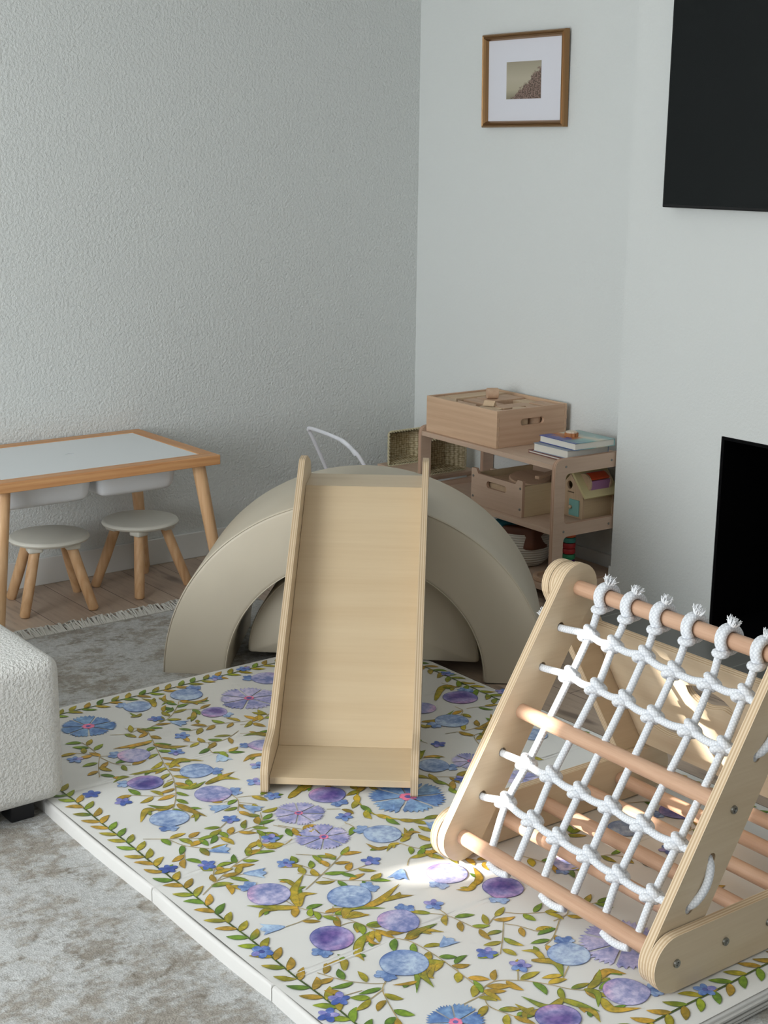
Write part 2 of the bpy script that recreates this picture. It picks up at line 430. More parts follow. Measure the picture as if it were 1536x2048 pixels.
def artmat():
    t_ = NT('print_landscape', .7, .2)
    g = t_.coord(which='Generated'); sp = t_.n('ShaderNodeSeparateXYZ'); t_.l(g, sp.inputs[0])
    n1 = t_.noise(g, 7, 5, .7); n2 = t_.noise(g, 26, 3, .7)
    inv = t_.n('ShaderNodeMath', operation='SUBTRACT'); inv.inputs[0].default_value = 1.0; t_.l(sp.outputs[1], inv.inputs[1])   # 0 left, 1 right
    d = t_.n('ShaderNodeMath', operation='MULTIPLY_ADD'); d.inputs[1].default_value = 1.0; d.inputs[2].default_value = -.10; t_.l(inv.outputs[0], d.inputs[0])
    e = t_.n('ShaderNodeMath', operation='SUBTRACT'); t_.l(d.outputs[0], e.inputs[0]); t_.l(sp.outputs[2], e.inputs[1])
    k = t_.n('ShaderNodeMath', operation='MULTIPLY_ADD'); k.inputs[1].default_value = .55; t_.l(n1, k.inputs[0]); t_.l(e.outputs[0], k.inputs[2])
    tree = t_.ramp(k.outputs[0], [(.30, (0, 0, 0)), (.36, (1, 1, 1))])
    sky = t_.ramp(sp.outputs[2], [(0, srgb(138, 132, 112)), (.25, srgb(180, 172, 150)), (.55, srgb(186, 178, 158)), (1, srgb(164, 156, 136))])
    fol = t_.ramp(n2, [(.35, srgb(70, 72, 60)), (.48, srgb(112, 92, 84)), (.58, srgb(160, 136, 126)), (.72, srgb(92, 94, 76))])
    return t_.base(t_.mix(tree, sky, fol))
MB().box(-.0135, -.318, .104, -.0118, -.128, .240).build('print', artmat(), t)

# ------------------------------------------------------------------ rug
b = MB(); b.box(-5.2, -5.6, 0, -1.21, -.545, .004)
r = thing('area_rug', 'distressed grey and beige area rug with fringed end lying on the wood floor', 'rug', (0, 0, 0))
b.build('pile', M['rug'], r)
rd = random.Random(3); b = MB()
x = -3.9
while x < -1.21:
    for k in range(2):
        x0 = x+rd.uniform(-.004, .004); L = rd.uniform(.03, .07); dx = rd.uniform(-.03, .03)
        pts = [(x0, -.572, .005), (x0+dx*.4, -.549+L*.5, .010+rd.uniform(0, .012)), (x0+dx, -.549+L, rd.uniform(.002, .010))]
        b.tube(pts, [.0034, .0030, .0012], n=4)
    x += .0058
f_ = b.build('fringe', plain('rug_fringe', srgb(202, 199, 192), .95, spec=.1), r); tag(f_, kind='stuff')

# ------------------------------------------------------------------ boucle seat on the left
S0 = Vector((-2.545, -1.845, .05))
t = thing('sofa_section', 'white boucle upholstered sofa end with rounded corners on black block feet', 'sofa', (S0.x, S0.y, 0))
def softbox(x0, y0, z0, x1, y1, z1, r, n=10, puff=.0):
    """closed rounded box as one smooth mesh"""
    cx, cy, cz = (x0+x1)/2, (y0+y1)/2, (z0+z1)/2; hx, hy, hz = (x1-x0)/2, (y1-y0)/2, (z1-z0)/2
    bm = bmesh.new(); bmesh.ops.create_cube(bm, size=2); bmesh.ops.subdivide_edges(bm, edges=bm.edges[:], cuts=n*2, use_grid_fill=True)
    v = []; 
    for q in bm.verts:
        c = q.co.copy(); P = []
        # spread the grid so that the corners get enough rows
        for i, h in enumerate((hx, hy, hz)):
            s_ = c[i]; a = abs(s_); P.append(math.copysign((1-(1-a)**2.2) if a < 1 else 1, s_)*h)
        P = Vector(P); core = Vector((max(-hx+r, min(hx-r, P.x)), max(-hy+r, min(hy-r, P.y)), max(-hz+r, min(hz-r, P.z))))
        d = P-core
        if d.length > 1e-9: P = core+d.normalized()*r
        u_, v_, w_ = P.x/hx, P.y/hy, P.z/hz
        P += Vector((u_*(1-v_*v_)*(1-w_*w_), v_*(1-u_*u_)*(1-w_*w_), max(0, w_)*(1-u_*u_)*(1-v_*v_)))*puff
        v.append(P+Vector((cx, cy, cz)))
    bm.verts.index_update()
    f = [tuple(q.index for q in fc.verts) for fc in bm.faces]; bm.free(); return v, f
v, f = softbox(-.95, 0, .052, .012, 1.0, .412, .036, 14, .014)
obj('cushion_body', v, f, M['boucle'], t, smooth=True)
for fx, fy in ((-.115, .045), (-.115, .90), (-.88, .045), (-.88, .90)):
    MB().box(fx, fy, .005, fx+.06, fy+.06, .075).build('foot', M['foot'], t, bevel=.003)

# ------------------------------------------------------------------ printed folding play mat
MX0, MX1, MY0, MY1, MZ = -2.565, -1.192, -3.355, -1.268, .04
SEAM = [-1.79, -2.325, -2.79]
def zmat(x, y):
    z = MZ
    e = max(0.0, min(1.0, (min(x-MX0, MX1-x, y-MY0, MY1-y)-.006)/.03))
    for s in SEAM: z -= (.0008+.0020*e)*math.exp(-((y-s)/.008)**2)
    z += e*(.0010*sin(9*x+4*y)*sin(13*y-5*x)+.0006*sin(31*x+17*y))
    z += e*.0018*math.exp(-((x-MX0-.12)/.16)**2)*sin((y+.3)*24+x*7)
    return z
CLR = {}
mat_cover = NT('printed_leatherette', .42, .4)
at = mat_cover.n('ShaderNodeAttribute'); at.attribute_name = 'Col'
vv = mat_cover.coord()
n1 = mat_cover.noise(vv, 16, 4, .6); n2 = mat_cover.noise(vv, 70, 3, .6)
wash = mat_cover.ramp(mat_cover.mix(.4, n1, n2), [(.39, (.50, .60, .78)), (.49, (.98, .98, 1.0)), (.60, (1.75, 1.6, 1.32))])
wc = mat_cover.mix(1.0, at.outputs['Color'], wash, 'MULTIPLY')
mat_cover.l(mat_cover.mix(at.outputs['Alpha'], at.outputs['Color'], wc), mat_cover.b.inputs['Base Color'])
mat_cover.bump(mat_cover.noise(vv, 420, 2), .12, .001)
class Print:
    def __init__(s): s.v = []; s.f = []; s.c = []; s.lay = 0
    def poly(s, rim, cen, cin, crim, wash=1.0, inner=.86, cmid=None, dz=None):
        """fan shape: centre colour, inner ring colour, dark rim; rim = list of 2d points"""
        z = ((.0007+.00005*s.lay) if dz is None else dz)+.0006
        n0 = len(s.v); N = len(rim); cx, cy = cen
        s.v.append((cx, cy, zmat(cx, cy)+z)); s.c.append((*cin[:3], wash))
        for t_ in (.5, inner):
            for i, (x, y) in enumerate(rim):
                X, Y = cx+(x-cx)*t_, cy+(y-cy)*t_
                c = (cmid(i, t_) if cmid else cin); s.v.append((X, Y, zmat(X, Y)+z)); s.c.append((*c[:3], wash))
        for x, y in rim: s.v.append((x, y, zmat(x, y)+z)); s.c.append((*crim[:3], wash))
        for i in range(N):
            j = (i+1) % N; s.f.append((n0, n0+1+i, n0+1+j))
            for k in (0, 1): s.f.append((n0+1+k*N+i, n0+1+(k+1)*N+i, n0+1+(k+1)*N+j, n0+1+k*N+j))
    def strip(s, pts, ws, cols, rim=None, wash=.8, dz=.0007):
        """ribbon along 2d points with half-widths; three rows across, centre colour and darker edges"""
        n0 = len(s.v); N = len(pts)
        for i, p in enumerate(pts):
            t_ = (pts[min(i+1, N-1)]-pts[max(i-1, 0)]); t_ = t_.normalized() if t_.length > 1e-9 else Vector((1, 0)); nn = Vector((-t_.y, t_.x))
            c = cols[i] if isinstance(cols, list) else cols; rc = rim or c
            for k, (o_, cc) in enumerate(((-1, rc), (-.72, c), (0, c), (.72, c), (1, rc))):
                q = p+nn*ws[i]*o_; s.v.append((q.x, q.y, zmat(q.x, q.y)+dz+.0006)); s.c.append((*cc[:3], wash))
        for i in range(N-1):
            for k in range(4): s.f.append((n0+i*5+k, n0+(i+1)*5+k, n0+(i+1)*5+k+1, n0+i*5+k+1))
PR = Print()
pr = random.Random(11)
OCH = [srgb(184, 160, 58), srgb(190, 152, 62), srgb(168, 158, 54), srgb(176, 144, 56)]
GRN = [srgb(122, 152, 52), srgb(102, 136, 52), srgb(138, 156, 50)]
OCHR, GRNR = srgb(118, 100, 36), srgb(58, 84, 40)
STEM = srgb(176, 158, 112)
def inside(x, y, m_=.004): return MX0+m_ < x < MX1-m_ and MY0+m_ < y < MY1-m_
def leaf(p, d, L, wd, green=None, lay=.0010):
    g = pr.random() < .45 if green is None else green
    c = pr.choice(GRN if g else OCH); rc = GRNR if g else OCHR
    c2 = pr.choice(OCH) if g and pr.random() < .35 else c
    d = Vector(d).normalized(); nn = Vector((-d.y, d.x)); bend = pr.uniform(-.12, .12)*L
    pts = []; ws = []; cols = []
    for i in range(9):
        t_ = i/8; q = Vector(p)+d*L*t_+nn*bend*sin(pi*t_)
        pts.append(q); ws.append(max(.0004, wd*.5*sin(pi*min(1, t_**.85))**.8)); cols.append([c[k]*(1-t_)+c2[k]*t_ for k in range(3)])
    if all(inside(q.x, q.y) for q in pts): PR.strip(pts, ws, cols, rc, .75, lay)
def stem(pts, leaves=True, sp=.044, w0=.0011, col=STEM, L=.044, start=.010, term=True):
    P = catmull([Vector((*q,)).to_2d() if len(q) > 2 else Vector(q) for q in pts], 8)
    P = [q for q in P if inside(q.x, q.y)]
    if len(P) < 3: return
    PR.strip(P, [w0]*len(P), col, None, .5, .0007)
    if not leaves: return
    acc = -start; side = 1
    for i in range(1, len(P)):
        acc += (P[i]-P[i-1]).length
        if acc >= sp*.5:
            acc -= sp*.5*pr.uniform(.9, 1.2); t_ = (P[i]-P[i-1]).normalized(); side = -side
            a = side*radians(pr.uniform(38, 62)); d = Vector((t_.x*cos(a)-t_.y*sin(a), t_.x*sin(a)+t_.y*cos(a)))
            leaf(P[i]+d*.003, d, L*pr.uniform(.8, 1.1), .0165*pr.uniform(.85, 1.15))
    if term and pr.random() < .5: leaf(P[-1], P[-1]-P[-3], L, .0155)
def swoosh(x0, y0, x1, y1, x2, y2, g):
    a, m_, c_ = Vector((x0, y0)), Vector((x1, y1)), Vector((x2, y2))
    P = catmull([a, m_, c_], 9); n = len(P); Lt = (a-m_).length+(m_-c_).length
    col = pr.choice(GRN if g else OCH); c2 = pr.choice(OCH); rc = GRNR if g else OCHR
    wd = min(.0105, Lt*.115)
    PR.strip(P, [max(.0005, wd*(sin(pi*min(1, (i/(n-1))**.8*.93+.07)))**.9) for i in range(n)], [[col[k]*(i/(n-1))+c2[k]*(1-i/(n-1)) for k in range(3)] for i in range(n)], rc, .75, .0011)
    for fr, sg in ((.50, pr.choice((1, -1))),):
        i = int(fr*(n-1)); t_ = (P[min(i+2, n-1)]-P[i-1]).normalized(); a_ = sg*radians(40)
        d = Vector((t_.x*cos(a_)-t_.y*sin(a_), t_.x*sin(a_)+t_.y*cos(a_)))
        leaf(P[i]-t_*.004, d, min(.036, Lt*.36), .012, not g, .00105)
def petalflower(c, r, kind):
    cx, cy = c; N = 7
    ca = {'B': srgb(108, 142, 196), 'R': srgb(108, 142, 196), 'L': srgb(166, 166, 212)}[kind]; cb = {'B': srgb(128, 164, 208), 'R': srgb(126, 162, 208), 'L': srgb(178, 178, 220)}[kind]; rc = {'B': srgb(66, 96, 152), 'R': srgb(66, 96, 152), 'L': srgb(136, 134, 192)}[kind]
    ws_ = [pr.uniform(.8, 1.25) for _ in range(N)]; tot = sum(ws_); acc = pr.uniform(0, 2*pi)
    for k in range(N):
        full = pi*ws_[k]/tot; a0 = acc+full; acc += 2*full; hw = full*.93; rr_ = r*pr.uniform(.92, 1.06); rim = []
        rim.append((cx+cos(a0)*r*.06, cy+sin(a0)*r*.06))
        for t_ in (.35, .65, .86): rim.append((cx+cos(a0-hw*(.85+.15*t_))*rr_*t_, cy+sin(a0-hw*(.85+.15*t_))*rr_*t_))
        T = 6
        for i in range(T*2+1):
            g = a0-hw+2*hw*i/(T*2); q = rr_*((1.0 if i % 2 else .875)+pr.uniform(-.015, .02))*(1-.05*abs(i-T)/T)
            rim.append((cx+cos(g)*q, cy+sin(g)*q))
        for t_ in (.86, .65, .35): rim.append((cx+cos(a0+hw*(.85+.15*t_))*rr_*t_, cy+sin(a0+hw*(.85+.15*t_))*rr_*t_))
        if not all(inside(*q) for q in rim): 
            rim = [(min(max(q[0], MX0+.005), MX1-.005), min(max(q[1], MY0+.005), MY1-.005)) for q in rim]
        cc = ca if k % 2 else cb
        PR.poly(rim, (cx+cos(a0)*r*.55, cy+sin(a0)*r*.55), cc, rc, 1, .95, dz=.0012)
    for k in range(7):
        a0 = 2*pi*k/7; q = r*(.13 if kind != 'L' else .07)
        PR.poly([(cx+cos(a0)*q+cos(g*pi/4)*r*.10, cy+sin(a0)*q+sin(g*pi/4)*r*.10) for g in range(8)], (cx+cos(a0)*q, cy+sin(a0)*q), srgb(226, 128, 168), srgb(206, 108, 150), .6, dz=.0014+.00003*k)
    PR.poly([(cx+cos(g*pi/5)*r*.09, cy+sin(g*pi/5)*r*.09) for g in range(10)], (cx, cy), srgb(96, 96, 168), srgb(70, 74, 140), 1, dz=.0017)
    if kind == 'R':
        n = 26
        PR.strip([Vector((cx+cos(2*pi*i/60)*r*1.28, cy+sin(2*pi*i/60)*r*1.28)) for i in range(61)], [.0026]*61, OCH[2], OCHR, .7, .0008)
        for i in range(n):
            a = 2*pi*i/n; q = r*1.28; p_ = (cx+cos(a)*q, cy+sin(a)*q); s_ = 1 if i % 2 else -.35
            leaf(p_, (-sin(a)+cos(a)*.45*s_, cos(a)+sin(a)*.45*s_), .048, .018, i % 3 == 0)
def pome(cx, cy, r, tx, ty, kind):
    d = Vector((tx-cx, ty-cy)).normalized(); nn = Vector((-d.y, d.x)); a0 = atan2(d.y, d.x)
    body = {'b': srgb(160, 182, 218), 'p': srgb(150, 146, 200), 'l': srgb(172, 174, 216)}[kind]
    mid = {'b': srgb(118, 148, 206), 'p': srgb(104, 88, 158), 'l': srgb(150, 150, 210)}[kind]
    rc = {'b': srgb(84, 112, 168), 'p': srgb(70, 74, 140), 'l': srgb(118, 118, 180)}[kind]
    pink = srgb(214, 150, 196); pa = pr.uniform(0, 2*pi)
    C_ = Vector((cx, cy))
    for k in range(5):
        a = radians(-46+23*k); q = Vector((d.x*cos(a)-d.y*sin(a), d.x*sin(a)+d.y*cos(a))); p0 = C_+d*r*.86
        Lp = r*(.78 if k % 2 else .62); pc = pr.choice([srgb(140, 168, 212), srgb(112, 142, 196), srgb(150, 176, 218)])
        rim = [(p0.x+q.x*Lp*t_+(-q.y)*s_*w_*r, p0.y+q.y*Lp*t_+q.x*s_*w_*r) for s_, seq in ((1, ((0, .06), (.5, .10), (.85, .17), (1, .07))), (-1, ((1, .07), (.85, .17), (.5, .10), (0, .06)))) for t_, w_ in seq]
        if all(inside(*z_) for z_ in rim): PR.poly(rim, (p0.x+q.x*Lp*.6, p0.y+q.y*Lp*.6), pc, rc, 1, .9, dz=.0011+.00003*k)
    rim = []
    for i in range(32):
        a = 2*pi*i/32; q = r*(1+.10*max(0, cos(a))**12-.02*cos(2*a)); rim.append((cx+cos(a+a0)*q*1.0, cy+sin(a+a0)*q))
    def cm(i, t_):
        a = 2*pi*i/32; k = max(0, cos(a-pa))
        if kind == 'p': c = [mid[j]*(1-k)+body[j]*k for j in range(3)] if t_ < .6 else body
        else: c = body
        if kind in 'lp' and t_ > .6: c = [c[j]*(1-.55*k*k)+pink[j]*.55*k*k for j in range(3)]
        if kind == 'b' and t_ > .6: c = [c[j]*(1-.6*k)+mid[j]*.6*k for j in range(3)]
        return c
    if inside(cx, cy): PR.poly([(min(max(x_, MX0+.005), MX1-.005), min(max(y_, MY0+.005), MY1-.005)) for x_, y_ in rim], (cx, cy), mid if kind == 'p' else body, rc, 1, .95, cmid=cm, dz=.0015)
def smallflower(cx, cy, r=.021):
    off = pr.uniform(0, 6.28); c1 = pr.choice([srgb(104, 136, 200), srgb(88, 112, 184), srgb(124, 154, 212)])
    for k in range(5):
        a = off+2*pi*k/5; q = r*pr.uniform(.9, 1.1); px_, py_ = cx+cos(a)*q*.55, cy+sin(a)*q*.55
        cc = c1 if pr.random() < .7 else srgb(148, 146, 206)
        rim = [(px_+cos(a)*cos(g)*q*.52-sin(a)*sin(g)*q*.36, py_+sin(a)*cos(g)*q*.52+cos(a)*sin(g)*q*.36) for g in [2*pi*i/12 for i in range(12)]]
        PR.poly(rim, (px_, py_), cc, srgb(74, 96, 160), 1, .9, dz=.0013+.00003*k)
    PR.poly([(cx+cos(g*pi/5)*r*.27, cy+sin(g*pi/5)*r*.27) for g in range(10)], (cx, cy), srgb(92, 104, 176), srgb(60, 76, 142), 1, dz=.0016)
def tulip(x0, y0, x1, y1):
    a = Vector((x0, y0)); d = Vector((x1, y1))-a; L = max(.03, min(.048, d.length)); d.normalize(); nn = Vector((-d.y, d.x))
    prof = [(0, .04), (.25, .20), (.55, .30), (.85, .42), (1.0, .50)]
    rim = [a+d*L*t_+nn*L*w_ for t_, w_ in prof]+[a+d*L*.86+nn*L*.24, a+d*L*1.04+nn*L*.08, a+d*L*1.04-nn*L*.08, a+d*L*.86-nn*L*.24]+[a+d*L*t_-nn*L*w_ for t_, w_ in prof[::-1]]
    rim = [(q.x, q.y) for q in rim]
    if all(inside(*q) for q in rim): PR.poly(rim, tuple(a+d*L*.6), srgb(156, 184, 222), srgb(116, 146, 196), 1, .92, dz=.0013)
POMS = [(-1.946,-1.389,0.046,-1.902,-1.354,'b'),(-2.104,-1.39,0.039,-2.136,-1.353,'b'),(-1.953,-1.555,0.036,-1.931,-1.598,'p'),(-2.273,-1.689,0.042,-2.315,-1.656,'l'),(-2.33,-1.856,0.044,-2.38,-1.83,'p'),(-2.194,-1.868,0.042,-2.15,-1.904,'b'),(-2.23,-2.008,0.045,-2.176,-2.027,'l'),(-1.684,-1.412,0.046,-1.724,-1.383,'l'),(-1.967,-1.825,0.038,-2.014,-1.797,'l'),(-2.379,-2.061,0.046,-2.409,-2.112,'b'),(-2.388,-2.502,0.046,-2.41,-2.442,'l'),(-2.258,-2.611,0.047,-2.209,-2.605,'b'),(-2.236,-2.75,0.043,-2.199,-2.722,'l'),(-2.383,-2.723,0.044,-2.427,-2.752,'p'),(-2.324,-2.881,0.048,-2.375,-2.895,'b'),(-2.007,-2.176,0.045,-2.009,-2.219,'p'),(-2.026,-2.424,0.044,-2.05,-2.381,'b'),(-2.027,-2.654,0.045,-2.077,-2.686,'l'),(-1.969,-2.772,0.044,-2.007,-2.803,'p'),(-2.046,-3.049,0.042,-2.017,-3.007,'b'),(-2.052,-3.206,0.044,-2.008,-3.232,'l'),(-2.211,-3.189,0.042,-2.228,-3.239,'p'),(-1.553,-2.733,0.039,-1.585,-2.726,'b'),(-1.784,-2.779,0.032,-1.822,-2.801,'l'),(-1.385,-2.744,0.042,-1.42,-2.733,'p'),(-1.32,-1.871,0.05,-1.279,-1.842,'p'),(-1.454,-1.992,0.047,-1.49,-1.989,'b'),(-1.686,-2.193,0.04,-1.655,-2.227,'b'),(-1.461,-1.868,0.041,-1.466,-1.83,'l'),(-1.339,-2.196,0.04,-1.374,-2.179,'b')]
BIG = [(-2.282,-1.443,0.078,'B'),(-1.816,-1.52,0.09,'L'),(-1.856,-2.303,0.097,'R'),(-2.12,-2.219,0.064,'L'),(-2.143,-2.355,0.066,'L'),(-1.591,-2.229,0.052,'L'),(-1.558,-2.386,0.047,'L'),(-2.37,-3.089,0.057,'B'),(-1.928,-3.084,0.093,'L')]
SMALL = [(-1.807,-1.323),(-2.107,-1.5),(-2.109,-1.647),(-2.175,-1.732),(-2.41,-1.626),(-2.47,-1.839),(-2.427,-1.92),(-2.049,-1.932),(-2.27,-2.153),(-2.109,-2.011),(-2.117,-2.101),(-2.246,-2.29),(-2.425,-2.31),(-2.504,-2.277),(-2.524,-2.686),(-2.284,-2.409),(-2.043,-2.298),(-2.125,-2.51),(-2.136,-2.741),(-2.172,-2.95),(-2.525,-2.685),(-2.498,-2.908),(-2.544,-2.936),(-2.151,-3.023),(-1.925,-3.289),(-1.551,-2.867),(-1.6,-2.958),(-1.614,-3.12),(-1.226,-1.699),(-1.189,-1.908),(-1.589,-2.096),(-1.679,-2.301),(-1.699,-1.306)]
TULIPS = [(-2.085,-1.54,-2.058,-1.582),(-2.094,-1.811,-2.106,-1.867),(-2.231,-2.09,-2.277,-2.08),(-2.205,-2.109,-2.187,-2.153),(-2.39,-2.26,-2.349,-2.277),(-2.384,-2.394,-2.341,-2.422),(-2.435,-2.633,-2.483,-2.613),(-2.094,-2.582,-2.132,-2.614),(-1.922,-2.481,-1.886,-2.441),(-2.232,-2.879,-2.192,-2.868)]
STEMS = [[(-2.21,-1.516),(-2.178,-1.532),(-2.166,-1.553),(-2.181,-1.613),(-2.211,-1.702),(-2.242,-1.797),(-2.259,-1.864),(-2.296,-1.945),(-2.327,-1.995),(-2.35,-2.024)],[(-2.166,-1.553),(-2.12,-1.535),(-2.069,-1.511),(-2.014,-1.455),(-1.99,-1.423)],[(-2.069,-1.511),(-2.066,-1.473),(-2.061,-1.463)],[(-2.018,-1.48),(-1.993,-1.495),(-1.971,-1.514)],[(-2.314,-1.658),(-2.349,-1.643),(-2.368,-1.612),(-2.389,-1.587)],[(-2.349,-1.643),(-2.379,-1.697),(-2.406,-1.756)],[(-2.348,-1.64),(-2.344,-1.581),(-2.345,-1.531)],[(-2.351,-1.646),(-2.338,-1.704),(-2.308,-1.737)],[(-1.851,-1.683),(-1.919,-1.66),(-1.997,-1.631),(-2.077,-1.631)],[(-1.966,-1.705),(-2.028,-1.737),(-2.074,-1.728),(-2.124,-1.682)],[(-2.074,-1.728),(-2.098,-1.784),(-2.066,-1.813)],[(-2.3,-1.952),(-2.338,-1.946),(-2.4,-1.895)],[(-2.194,-2.035),(-2.198,-2.074),(-2.231,-2.126)],[(-2.191,-2.058),(-2.16,-2.07),(-2.128,-2.088)],[(-2.197,-2.069),(-2.232,-2.064)],[(-2.202,-2.086),(-2.173,-2.118)],[(-2.252,-1.868),(-2.232,-1.9)],[(-1.806,-1.661),(-1.862,-1.648)],[(-2.261,-1.529),(-2.218,-1.548),(-2.177,-1.539)],[(-2.284,-1.878),(-2.263,-1.871)],[(-2.482,-2.123),(-2.418,-2.17),(-2.337,-2.217),(-2.276,-2.217),(-2.23,-2.217)],[(-2.436,-2.164),(-2.422,-2.205),(-2.384,-2.251)],[(-2.422,-2.205),(-2.451,-2.257)],[(-2.503,-2.424),(-2.454,-2.394),(-2.387,-2.352),(-2.323,-2.327),(-2.253,-2.304)],[(-2.452,-2.39),(-2.415,-2.389),(-2.382,-2.396)],[(-2.468,-2.4),(-2.447,-2.399),(-2.433,-2.426)],[(-2.458,-2.391),(-2.434,-2.352),(-2.416,-2.33)],[(-2.277,-2.156),(-2.315,-2.181),(-2.339,-2.203)],[(-2.374,-2.545),(-2.366,-2.591),(-2.326,-2.66),(-2.306,-2.714),(-2.296,-2.754),(-2.281,-2.797),(-2.265,-2.828),(-2.259,-2.876),(-2.259,-2.929),(-2.261,-2.979),(-2.264,-3.027),(-2.263,-3.043)],[(-2.433,-2.634),(-2.406,-2.635),(-2.367,-2.635),(-2.324,-2.657)],[(-2.313,-2.529),(-2.252,-2.499),(-2.2,-2.471),(-2.162,-2.448)],[(-2.252,-2.499),(-2.256,-2.453),(-2.27,-2.42)],[(-2.247,-2.5),(-2.194,-2.52),(-2.135,-2.519)],[(-2.252,-2.499),(-2.272,-2.484),(-2.288,-2.462)],[(-2.255,-2.508),(-2.237,-2.537),(-2.182,-2.583)],[(-2.383,-2.905),(-2.415,-2.931),(-2.431,-2.967),(-2.447,-3.017)],[(-2.398,-2.919),(-2.422,-2.901),(-2.453,-2.862),(-2.477,-2.807)],[(-2.448,-2.911),(-2.483,-2.904)],[(-2.413,-2.932),(-2.453,-2.943)],[(-2.058,-2.319),(-2.058,-2.357)],[(-2.053,-2.24),(-2.026,-2.259)],[(-2.026,-2.472),(-2.008,-2.52),(-1.973,-2.581),(-1.953,-2.618),(-1.927,-2.661),(-1.915,-2.703)],[(-1.988,-2.558),(-1.944,-2.508),(-1.924,-2.48)],[(-2.074,-2.575),(-2.045,-2.551),(-2.008,-2.555)],[(-2.328,-2.649),(-2.309,-2.623)],[(-2.342,-2.696),(-2.313,-2.703),(-2.294,-2.751)],[(-2.654,-2.837),(-2.653,-2.841)],[(-2.229,-2.238),(-2.192,-2.164)],[(-2.195,-2.244),(-2.162,-2.293)],[(-2.241,-2.385),(-2.205,-2.417)],[(-2.205,-2.317),(-2.227,-2.325),(-2.236,-2.33)],[(-2.264,-2.977),(-2.251,-2.944)],[(-2.139,-2.748),(-2.138,-2.779),(-2.133,-2.822),(-2.117,-2.871),(-2.064,-2.853)],[(-2.143,-2.785),(-2.163,-2.765)],[(-2.324,-3.056),(-2.271,-3.051),(-2.255,-3.036),(-2.222,-3.033),(-2.181,-3.062),(-2.152,-3.098),(-2.125,-3.141),(-2.085,-3.176)],[(-2.27,-3.052),(-2.288,-3.088),(-2.273,-3.138)],[(-2.037,-2.853),(-2.011,-2.878),(-1.971,-2.902)],[(-2.063,-2.878),(-2.111,-2.928),(-2.153,-2.968)],[(-2.067,-2.886),(-2.051,-2.909),(-2.033,-2.954)],[(-2.188,-3.057),(-2.168,-3.035)],[(-2.076,-3.079),(-2.121,-3.107)],[(-1.964,-2.94),(-2.023,-2.982),(-2.06,-2.996)],[(-1.981,-2.939),(-1.941,-2.936),(-1.914,-2.922),(-1.853,-2.938)],[(-1.852,-2.678),(-1.835,-2.703),(-1.817,-2.755),(-1.792,-2.798)],[(-1.725,-2.772),(-1.677,-2.807),(-1.636,-2.862)],[(-1.775,-2.682),(-1.704,-2.681),(-1.672,-2.677)],[(-1.54,-2.773),(-1.491,-2.823),(-1.398,-2.835)],[(-1.651,-2.927),(-1.635,-2.988),(-1.618,-3.059)],[(-1.443,-2.641),(-1.373,-2.677)],[(-1.533,-2.912),(-1.433,-2.879)],[(-1.346,-2.916),(-1.335,-2.951)],[(-1.995,-2.096),(-1.943,-2.148),(-1.873,-2.2)],[(-1.377,-1.914),(-1.378,-1.949),(-1.406,-1.974)],[(-1.527,-2.051),(-1.454,-2.07),(-1.369,-2.063)],[(-1.503,-2.167),(-1.472,-2.108),(-1.415,-2.115),(-1.403,-2.141)],[(-1.288,-1.747),(-1.276,-1.795)],[(-1.36,-1.945),(-1.309,-1.963)],[(-1.942,-1.673),(-1.892,-1.684),(-1.835,-1.655)],[(-1.975,-1.726),(-1.925,-1.745)],[(-1.608,-2.074),(-1.612,-2.055)],[(-1.726,-2.25),(-1.682,-2.282)],[(-1.492,-2.285),(-1.434,-2.297)],[(-2.28,-2.231),(-2.247,-2.237),(-2.289,-2.319)],[(-2.275,-2.24),(-2.237,-2.256)],[(-2.204,-2.237),(-2.182,-2.278)]]
